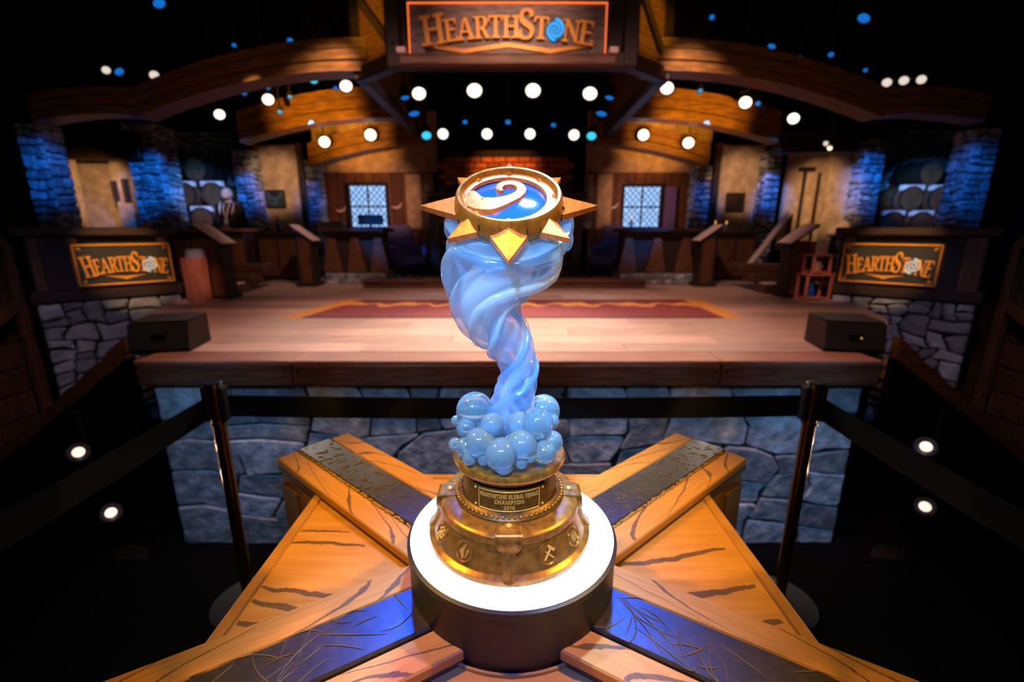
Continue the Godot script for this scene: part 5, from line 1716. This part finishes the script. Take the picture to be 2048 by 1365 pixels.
func painted(n: int, _c: Vector3) -> StandardMaterial3D:
	var key := "painted%d" % (n % 4)
	if not cache.has(key):
		var im := Image.create(48, 512, false, Image.FORMAT_RGB8)
		var fn := FastNoiseLite.new(); fn.seed = 40 + n; fn.frequency = 0.02; fn.fractal_octaves = 3
		var rs := RandomNumberGenerator.new(); rs.seed = 90 + n
		var st := []
		for i in 5: st.append([0.08 + i * 0.2 + rs.randf_range(-0.05, 0.05), rs.randf_range(0.16, 0.34) * (1.0 if n % 2 else -1.0), rs.randf_range(0.006, 0.016)])
		for y in 512:
			for x in 48:
				var u := x / 48.0
				var v := y / 512.0
				var g := fn.get_noise_2d(x * 6.0, y * 0.5) * 0.06
				var c := Color(0.77 + g, 0.53 + g, 0.23 + g)
				for q in st:
					var vv: float = q[0] + q[1] * (u - 0.5) + 0.05 * sin(u * 3.0 + q[0] * 9.0) + fn.get_noise_2d(x * 2.0 + 300, y) * 0.012
					if absf(v - vv) < q[2] * (0.4 + 0.6 * sin(PI * clampf(u + 0.15, 0, 1))): c = Color(0.42 + g, 0.29 + g, 0.15 + g)
				im.set_pixel(x, y, c)
		var m := mat(Color.WHITE, 0.6)
		m.albedo_texture = ImageTexture.create_from_image(im)
		cache[key] = m
	return cache[key]

# ---------- the trophy
func build_trophy() -> void:
	var X := -0.005
	var base := Vector3(X, CY - 0.5718, -TD)
	var t := thing("trophy", base, "bronze and blue glass trophy, a glass swirl rising to a pointed star emblem", "trophy")
	var bronze := grained(Color(0.42, 0.29, 0.11), Color(0.76, 0.56, 0.24), Vector3(10, 10, 10), 0.31, 0.5, 0.05, 70, false, Color(0.64, 0.45, 0.18))
	var dark_b := grained(Color(0.30, 0.20, 0.08), Color(0.54, 0.39, 0.16), Vector3(12, 12, 12), 0.42, 0.4, 0.15, 71, false)
	var rel := mat(Color(0.90, 0.70, 0.34), 0.34, 0.4)
	obj("bell", lathem([Vector2(0, 0), Vector2(0.155, 0), Vector2(0.1565, 0.004), Vector2(0.155, 0.010), Vector2(0.150, 0.013), Vector2(0.146, 0.0145), Vector2(0.1445, 0.018), Vector2(0.141, 0.026), Vector2(0.1375, 0.034), Vector2(0.134, 0.0435), Vector2(0.131, 0.053), Vector2(0.1285, 0.060)], 96), bronze, t)
	obj("shoulder_plate", lathem([Vector2(0.118, 0.058), Vector2(0.131, 0.059), Vector2(0.1335, 0.063), Vector2(0.1325, 0.074), Vector2(0.127, 0.079), Vector2(0.11, 0.081), Vector2(0.098, 0.083)], 96), bronze, t)
	obj("neck_foot", lathem([Vector2(0.104, 0.080), Vector2(0.104, 0.086), Vector2(0.099, 0.092), Vector2(0.092, 0.095)], 96), dark_b, t)
	var beads := MB.new()
	for i in 64:
		var a := TAU * i / 64
		beads.ball(Vector3(sin(a) * 0.100, 0.091, cos(a) * 0.100), Vector3(0.0042, 0.0032, 0.0042), 5, 7)
	obj("beading", beads.mesh(), bronze, t)
	obj("neck", lathem([Vector2(0.091, 0.083), Vector2(0.0885, 0.10), Vector2(0.0865, 0.125), Vector2(0.0865, 0.142)], 96), dark_b, t)
	obj("lip", lathem([Vector2(0.085, 0.138), Vector2(0.088, 0.142), Vector2(0.094, 0.147), Vector2(0.101, 0.152), Vector2(0.1045, 0.157), Vector2(0.1048, 0.163), Vector2(0.102, 0.168), Vector2(0.097, 0.170), Vector2(0.09, 0.169), Vector2(0.0, 0.169)], 96), bronze, t)
	# plaque wrapped round the front of the neck
	var Rn := 0.0905
	var pl := MB.new()
	var half := 0.80
	var rows := []
	for q in [[0.0872, 0.093], [Rn, 0.0945], [Rn, 0.1355], [0.0872, 0.137]]:
		var row := PackedVector3Array()
		for i in 33:
			var a := lerpf(-half, half, i / 32.0)
			row.append(Vector3(sin(a) * q[0], q[1], cos(a) * q[0]))
		rows.append(row)
	for i in 3: pl.grid([rows[i], rows[i + 1]], false, true)
	for e in [0, 32]: pl.quad(rows[0][e], rows[1][e], rows[2][e], rows[3][e])
	var pq := obj("plaque", pl.mesh(), dark_b, t)
	pq.set_meta("label", "curved bronze name plaque with raised lettering")
	var rim := MB.new()
	for yy in [0.0965, 0.1335]:
		var pts := []
		for i in 25:
			var a := lerpf(-0.62, 0.62, i / 24.0)
			pts.append(Vector3(sin(a) * (Rn + 0.0004), yy, cos(a) * (Rn + 0.0004)))
		rim.tube(pts, 0.0011, 6)
	for sg in [-1.0, 1.0]:
		var a: float = 0.62 * sg
		rim.tube([Vector3(sin(a) * (Rn + 0.0004), 0.0965, cos(a) * (Rn + 0.0004)), Vector3(sin(a) * (Rn + 0.0004), 0.1335, cos(a) * (Rn + 0.0004))], 0.0011, 6)
	obj("plaque_rim", rim.mesh(), rel, pq)
	for sg in [-1.0, 1.0]:
		for yy in [0.0985, 0.1315]:
			var rv := MB.new()
			rv.ball(Vector3(sin(0.71 * sg) * Rn, yy, cos(0.71) * Rn), Vector3(0.0026, 0.0026, 0.0026), 6, 9)
			obj("rivet", rv.mesh(), rel, pq)
	var f := SystemFont.new()
	f.font_names = PackedStringArray(["Droid Sans"])
	f.font_weight = 700
	var lines := ["HEARTHSTONE GLOBAL FINALS", "CHAMPION", "2019"]
	for li in 3:
		var w: String = lines[li]
		var hgt: float = [0.0072, 0.0072, 0.0066][li]
		var yy: float = [0.1245, 0.1140, 0.1035][li]
		var ms := []
		var tot := 0.0
		for i in w.length():
			var adv := hgt * 0.52
			var tm: TextMesh = null
			if w[i] != " ":
				tm = TextMesh.new()
				tm.font = f; tm.font_size = 48; tm.text = w[i]; tm.pixel_size = hgt / 35.0; tm.depth = 0.0022; tm.curve_step = 2.0
				adv = tm.get_aabb().size.x + hgt * 0.15
			ms.append([tm, adv]); tot += adv
		var k := minf(1.0, 0.106 / tot)
		var u := -tot * k / 2
		for q in ms:
			var a: float = (u + q[1] * k / 2) / Rn
			u += q[1] * k
			if q[0] == null: continue
			var o := obj("letter", q[0], rel, pq)
			o.position = Vector3(sin(a) * (Rn + 0.0006), yy, cos(a) * (Rn + 0.0006))
			o.rotation.y = a
			o.scale = Vector3(k, 1.0, 1.0)
	# four straps from the shoulder plate down the bell
	for i in 4:
		var T := Transform3D(Basis(Vector3.UP, i * PI / 2), Vector3.ZERO)
		var sb := MB.new()
		var prof := [[0.0975, 0.0842, 0.021], [0.128, 0.0842, 0.024], [0.1375, 0.080, 0.024], [0.1385, 0.066, 0.0235], [0.1385, 0.057, 0.021], [0.1385, 0.050, 0.013], [0.1415, 0.038, 0.0105], [0.1475, 0.024, 0.0105], [0.155, 0.0155, 0.0115], [0.1585, 0.010, 0.009], [0.1595, 0.006, 0.001]]
		var rr := [PackedVector3Array(), PackedVector3Array(), PackedVector3Array(), PackedVector3Array()]
		for q in prof:
			rr[0].append(T * Vector3(-q[2], q[1] - 0.004, q[0] - 0.007)); rr[1].append(T * Vector3(-q[2] * 0.94, q[1], q[0]))
			rr[2].append(T * Vector3(q[2] * 0.94, q[1], q[0])); rr[3].append(T * Vector3(q[2], q[1] - 0.004, q[0] - 0.007))
		for j in 3: sb.grid([rr[j], rr[j + 1]], false, false)
		var so := obj("strap", sb.mesh(), bronze, t)
		var bt := MB.new()
		bt.ball(T * Vector3(0, 0.0855, 0.114), Vector3(0.0058, 0.0042, 0.0058), 6, 12)
		obj("bolt", bt.mesh(), rel, so)
		# medallions between the straps
		for a in [0.50, 0.985]:
			var az: float = a + i * PI / 2
			var out := Vector3(sin(az), 0, cos(az))
			var nrm := (out * 0.90 + Vector3.UP * 0.44).normalized()
			var xx := Vector3.UP.cross(nrm).normalized()
			var TT := Transform3D(Basis(xx, nrm, xx.cross(nrm)), out * 0.1375 + Vector3(0, 0.0365, 0))
			var md := MB.new()
			md.lathe([Vector2(0.0185, -0.006), Vector2(0.0185, 0.001), Vector2(0.0172, 0.0028), Vector2(0.0155, 0.0012), Vector2(0.0148, 0.0), Vector2(0, 0.0006)], 32, TT)
			var mo := obj("medallion", md.mesh(), bronze, t)
			var em := MB.new()
			var kind := (i * 2 + (0 if a < 0.7 else 1)) % 4
			if kind == 0:      # crossed hammer
				em.tube([TT * Vector3(-0.009, 0.001, 0.009), TT * Vector3(0.008, 0.001, -0.008)], 0.0017, 6)
				em.tube([TT * Vector3(0.002, 0.0015, -0.012), TT * Vector3(0.012, 0.0015, -0.003)], 0.003, 6)
				em.tube([TT * Vector3(0.009, 0.001, 0.009), TT * Vector3(-0.004, 0.001, -0.004)], 0.0015, 6)
			elif kind == 1:    # three claws
				for j in 3:
					em.tube([TT * Vector3((j - 1) * 0.006 - 0.002, 0.001, -0.010), TT * Vector3((j - 1) * 0.006, 0.0018, 0.0), TT * Vector3((j - 1) * 0.006 + 0.002, 0.001, 0.011)], [0.0006, 0.0019, 0.0005], 6)
			elif kind == 2:    # flower of knobs
				for j in 7:
					var b := TAU * j / 7
					em.ball(TT * Vector3(cos(b) * 0.0085, 0.001, sin(b) * 0.0085), Vector3.ONE * 0.0032, 5, 8)
				em.ball(TT * Vector3(0, 0.0015, 0), Vector3.ONE * 0.0045, 6, 9)
			else:              # upright leaf
				em.tube([TT * Vector3(0, 0.001, 0.012), TT * Vector3(-0.003, 0.002, 0.0), TT * Vector3(0.001, 0.001, -0.012)], [0.001, 0.0045, 0.0005], 7)
				em.tube([TT * Vector3(0.004, 0.001, 0.010), TT * Vector3(0.008, 0.001, -0.004)], [0.0008, 0.002], 6)
			obj("emblem", em.mesh(), rel, mo)
	build_glass(t, base)
	build_star(t, base, bronze, dark_b)

func trophy_glass(a: float) -> StandardMaterial3D:
	var m := mat(Color(0.50, 0.79, 1.0, a), 0.12)
	m.transparency = BaseMaterial3D.TRANSPARENCY_ALPHA
	m.backlight_enabled = true
	m.backlight = Color(0.52, 0.64, 0.76)
	return m

func build_glass(t: Node3D, base: Vector3) -> void:
	var glass := trophy_glass(0.20)
	var inner_light := mat(Color(0.95, 0.98, 1.0, 0.45), 0.1)  # white for tubes inside the swirl, painted in place of its inner light
	inner_light.transparency = BaseMaterial3D.TRANSPARENCY_ALPHA
	inner_light.backlight_enabled = true
	inner_light.backlight = Color(0.5, 0.55, 0.6)
	var bright_band := mat(Color(0.84, 0.94, 1.0, 0.34), 0.12)  # whiter colour on some ropes, painting bright bands of light on the glass
	bright_band.transparency = BaseMaterial3D.TRANSPARENCY_ALPHA
	bright_band.backlight_enabled = true
	bright_band.backlight = Color(0.5, 0.56, 0.62)
	# spine of the swirl: pixels, radius in pixels, depth offset
	var S := [[1010, 905, 62, 0.0], [1011, 880, 58, 0.0], [1014, 850, 52, 0.0], [1024, 805, 46, 0.0], [1035, 762, 42, 0.004], [1035, 725, 42, 0.006], [1020, 690, 48, 0.002], [992, 655, 58, -0.006], [972, 620, 72, -0.010], [972, 585, 86, -0.008], [990, 545, 102, 0.0], [1008, 505, 114, 0.004], [1017, 470, 121, 0.0], [1018, 446, 122, 0.0], [1018, 430, 112, 0.0]]
	var cp := []; var rp := []
	for q in S:
		cp.append(at(q[0], q[1], TD + q[3]) - base)
		rp.append(q[2] * TD / 905.0)
	var n := 220
	var seg := 120
	var P := []
	var side := Vector3.RIGHT
	var m := cp.size() - 1
	var spine := []
	var rads := []
	var frames := []
	for i in n + 1:
		var u := float(i) / n * m
		var j := mini(int(u), m - 1)
		var w := u - j
		var p: Vector3 = cp[j].cubic_interpolate(cp[j + 1], cp[maxi(j - 1, 0)], cp[mini(j + 2, m)], w)
		var r: float = cubic_interpolate(rp[j], rp[j + 1], rp[maxi(j - 1, 0)], rp[mini(j + 2, m)], w)
		spine.append(p); rads.append(r)
	for i in n + 1:
		var tn: Vector3 = (spine[mini(i + 2, n)] - spine[maxi(i - 2, 0)]).normalized()
		tn = tn.lerp(Vector3.UP, 0.35).normalized()
		side = (side - tn * side.dot(tn)).normalized()
		var wv := tn.cross(side)
		frames.append([side, wv])
		var row := PackedVector3Array()
		var q := float(i) / n
		var tw := 8.6 * minf(q, 0.5) / 0.5 + 4.8 * maxf(q - 0.5, 0.0) / 0.5
		for k in seg:
			var a := TAU * k / seg
			var l1 := 1.0 - absf(sin((3.0 * (a - tw)) * 0.5))          # sharp valleys between three strands
			var l2 := sin(7.0 * (a - tw * 1.1) + 1.0)
			var rr: float = rads[i] * (0.99 - 0.24 * pow(l1, 3.0) + 0.03 * l2)
			row.append(spine[i] + (side * cos(a) + wv * sin(a)) * rr)
		P.append(row)
	var sc := at(1018, 411, TD) - base
	var sn := Vector3(0, cos(deg_to_rad(34)), sin(deg_to_rad(34)))
	var under := func(p: Vector3) -> Vector3:
		var hh := (p - sc).dot(sn) + 0.019
		return p - sn * hh if hh > 0 else p
	for i in P.size():
		for k in seg: P[i][k] = under.call(P[i][k])
	spine[n] = under.call(spine[n])
	var c0 := PackedVector3Array(); var c1 := PackedVector3Array()
	for k in seg:
		c0.append(spine[0]); c1.append(spine[n])
	P.push_front(c0); P.append(c1)
	var b := MB.new()
	b.grid(P, true, true)
	obj("glass_swirl", b.mesh(), glass, t).set_meta("label", "twisting pale blue glass swirl")
	# raised ropes of glass round the swirl; white tubes inside paint its light
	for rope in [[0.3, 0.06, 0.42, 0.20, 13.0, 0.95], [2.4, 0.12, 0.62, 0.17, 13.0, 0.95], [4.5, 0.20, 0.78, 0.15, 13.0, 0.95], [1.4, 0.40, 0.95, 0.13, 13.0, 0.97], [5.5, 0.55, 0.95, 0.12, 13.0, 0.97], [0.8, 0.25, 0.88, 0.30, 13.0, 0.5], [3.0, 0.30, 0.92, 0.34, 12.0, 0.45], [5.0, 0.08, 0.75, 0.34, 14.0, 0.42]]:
		var pts := []; var rd := []
		for i in 46:
			var v := i / 45.0
			var q := lerpf(rope[1], rope[2], v)
			var ii := int(q * n)
			var a: float = rope[0] + (8.6 * minf(q, 0.5) / 0.5 + 4.8 * maxf(q - 0.5, 0.0) / 0.5) * rope[4] / 13.0
			pts.append(spine[ii] + (frames[ii][0] * cos(a) + frames[ii][1] * sin(a)) * rads[ii] * rope[5])
			pts[-1] = under.call(pts[-1] + sn * 0.012) - sn * 0.012
			rd.append(rads[ii] * rope[3] * (0.12 + 0.88 * sin(PI * clampf(v, 0.02, 0.98))))
		var g := MB.new()
		g.tube(pts, rd, 12)
		obj("glass_rope" if rope[5] > 0.8 else "inner_light_streak", g.mesh(), (bright_band if rope[3] == 0.17 or rope[3] == 0.13 else glass) if rope[5] > 0.8 else inner_light, t)
	# curled ends under the star
	for e in [[1128, 452, 20, 0.01], [1134, 480, 13, 0.015], [905, 455, 17, 0.01]]:
		var g := MB.new()
		var c := at(e[0], e[1], TD + e[3]) - base
		var r: float = e[2] * TD / 905.0
		g.ball(c, Vector3(r, r * 1.7, r * 1.2), 14, 20)
		obj("glass_curl", g.mesh(), glass, t)
	# bubbles at its foot: px, py, radius px, nearer (+)
	var bub := mat(Color(0.66, 0.87, 1.0, 0.22), 0.08)
	bub.transparency = BaseMaterial3D.TRANSPARENCY_ALPHA
	bub.refraction_enabled = true
	bub.refraction_scale = 0.045
	for q in [[950, 822, 31, 0.0], [1087, 822, 27, -0.02], [913, 842, 9, 0.0], [933, 856, 17, 0.03], [1100, 842, 15, 0.0], [1074, 847, 27, 0.05], [1103, 884, 19, 0.045], [910, 889, 11, 0.03], [930, 894, 16, 0.05], [960, 886, 26, 0.065], [1043, 892, 27, 0.075], [1088, 905, 20, 0.07], [1003, 910, 29, 0.085], [940, 917, 13, 0.068], [968, 919, 11, 0.082], [1042, 925, 12, 0.088], [1008, 930, 18, 0.092], [985, 850, 20, 0.05], [1040, 850, 22, 0.045], [1060, 915, 10, 0.086]]:
		var g := MB.new()
		var d: float = TD - q[3]
		var r: float = q[2] * d / 860.0 * 1.25
		var c := at(q[0], q[1], d) - base
		g.ball(c, Vector3.ONE * r, 18, 26)
		obj("glass_bubble", g.mesh(), bub, t)
	for i in 9:      # the ones round the back
		var a := PI * 0.62 + i * PI * 0.76 / 8.0
		var g := MB.new()
		var r := 0.017 + 0.007 * float((i * 5) % 4) / 3.0
		g.ball(Vector3(sin(a) * 0.068, 0.169 + r * 0.85, cos(a) * 0.068), Vector3.ONE * r, 14, 20)
		obj("glass_bubble", g.mesh(), bub, t)

func build_star(t: Node3D, base: Vector3, bronze: Material, dark_b: Material) -> void:
	var c := at(1018, 411, TD - 0.0) - base
	var head := Node3D.new()
	head.name = "star_emblem"
	t.add_child(head)
	head.set_meta("label", "bronze eight-pointed star emblem with a swirl set in blue glass")
	head.position = c
	head.rotation.x = deg_to_rad(34)      # its face leans to the viewer
	var gold := grained(Color(0.60, 0.36, 0.17), Color(0.86, 0.57, 0.31), Vector3(14, 14, 14), 0.36, 0.3, 0.06, 72, false, Color(0.78, 0.50, 0.26))
	for i in 8:
		var a := TAU * i / 8
		var big := i % 2 == 0
		var tip := 0.147 if big else 0.131
		var hw := 0.036 if big else 0.027
		var T := Transform3D(Basis(Vector3.UP, a), Vector3.ZERO)
		var k := MB.new()
		var r0 := 0.070
		var A := T * Vector3(-hw, 0.0, r0); var B := T * Vector3(hw, 0.0, r0); var C := T * Vector3(0, 0.0, tip)
		var R := T * Vector3(0, 0.021, r0)
		var A2 := T * Vector3(-hw, -0.012, r0); var B2 := T * Vector3(hw, -0.012, r0); var C2 := T * Vector3(0, -0.009, tip - 0.001)
		var Mx := T * Vector3(0, 0.018, 0.092)
		k.tri(A, C, R); k.tri(C, B, R)
		k.quad(A2, C2, C, A); k.quad(C2, B2, B, C)
		k.tri(A2, B2, C2)
		k.quad(B2, A2, A, B); k.tri(A, R, B)
		obj("point", k.mesh(), gold, head)
	obj("bezel", lathem([Vector2(0.070, -0.016), Vector2(0.084, -0.016), Vector2(0.0895, -0.008), Vector2(0.0905, 0.004), Vector2(0.0865, 0.020), Vector2(0.0835, 0.0245), Vector2(0.0795, 0.0245), Vector2(0.0765, 0.021), Vector2(0.0755, 0.010)], 80), bronze, head)
	obj("back_plate", lathem([Vector2(0.0, -0.017), Vector2(0.075, -0.017), Vector2(0.080, -0.014)], 64), dark_b, head)
	var pool := mat(Color(0.10, 0.36, 0.80), 0.06)
	pool.clearcoat_enabled = true
	pool.clearcoat = 1.0
	pool.clearcoat_roughness = 0.02
	obj("blue_inlay", lathem([Vector2(0.0765, 0.006), Vector2(0.06, 0.0085), Vector2(0.04, 0.011), Vector2(0.02, 0.0125), Vector2(0.0, 0.013)], 64), pool, head).set_meta("label", "glossy blue glass inlay")
	# the raised bronze swirl: a broad arm from the lower left edge curling round into the middle
	var o := MB.new()
	var cen := []; var wid := []
	# outer crescent hugging the rim
	for i in 41:
		var q := i / 40.0
		var a := deg_to_rad(lerpf(-150, 205, q))
		var rr := 0.0765 - (0.005 + 0.010 * pow(sin(PI * q), 0.7)) * 0.5
		cen.append(Vector2(cos(a), sin(a)) * rr)
		wid.append(0.0025 + 0.0055 * sin(PI * q))
	relief(o, cen, wid, 0.0095, 0.017)
	obj("rim_crescent", o.mesh(), gold, head)
	var o2 := MB.new()
	cen = []; wid = []
	var key := [Vector2(-0.062, 0.012), Vector2(-0.052, -0.018), Vector2(-0.030, -0.024), Vector2(-0.004, -0.012), Vector2(0.016, 0.006), Vector2(0.020, 0.026), Vector2(0.008, 0.040), Vector2(-0.010, 0.038), Vector2(-0.017, 0.024), Vector2(-0.011, 0.014)]
	var kw := [0.006, 0.019, 0.019, 0.0115, 0.0085, 0.0078, 0.0072, 0.0066, 0.0056, 0.0030]
	for i in 55:
		var u := i / 54.0 * (key.size() - 1)
		var j := mini(int(u), key.size() - 2)
		cen.append(key[j].cubic_interpolate(key[j + 1], key[maxi(j - 1, 0)], key[mini(j + 2, key.size() - 1)], u - j))
		wid.append(lerpf(kw[j], kw[j + 1], u - j))
	relief(o2, cen, wid, 0.0085, 0.0195)
	obj("swirl", o2.mesh(), gold, head)
	# nicks in the points
	for i in 10:
		var a := rng.randf_range(-1.7, 1.7)
		var p := Vector3(sin(a) * 0.0905, rng.randf_range(-0.004, 0.012), cos(a) * 0.0905)
		var kk := MB.new()
		kk.cbox(p, Vector3(0.0016, rng.randf_range(0.006, 0.014), 0.002), 0.0004, Basis(Vector3.UP, a) * Basis(Vector3(0, 0, 1), rng.randf_range(-0.6, 0.6)))
		obj("nick", kk.mesh(), M.gear, head)

# flat ribbon in relief on the star's face; plan (x, y up the face)
func relief(o: MB, cen: Array, wid: Array, y0: float, y1: float) -> void:
	var n := cen.size()
	var rows := [PackedVector3Array(), PackedVector3Array(), PackedVector3Array(), PackedVector3Array(), PackedVector3Array()]
	for i in n:
		var tn: Vector2 = (cen[mini(i + 1, n - 1)] - cen[maxi(i - 1, 0)]).normalized()
		var s: Vector2 = Vector2(-tn.y, tn.x) * wid[i]
		var c: Vector2 = cen[i]
		var P := func(q: Vector2, y: float) -> Vector3: return Vector3(q.x, y, -q.y)
		rows[0].append(P.call(c + s, y0)); rows[1].append(P.call(c + s * 0.92, y1 - 0.001)); rows[2].append(P.call(c, y1)); rows[3].append(P.call(c - s * 0.92, y1 - 0.001)); rows[4].append(P.call(c - s, y0))
	o.grid([rows[0], rows[1]], false, true)
	o.grid([rows[1], rows[2], rows[3]], false, true)
	o.grid([rows[3], rows[4]], false, true)
	for e in [0, n - 1]:
		o.quad(rows[0][e], rows[1][e], rows[3][e], rows[4][e])
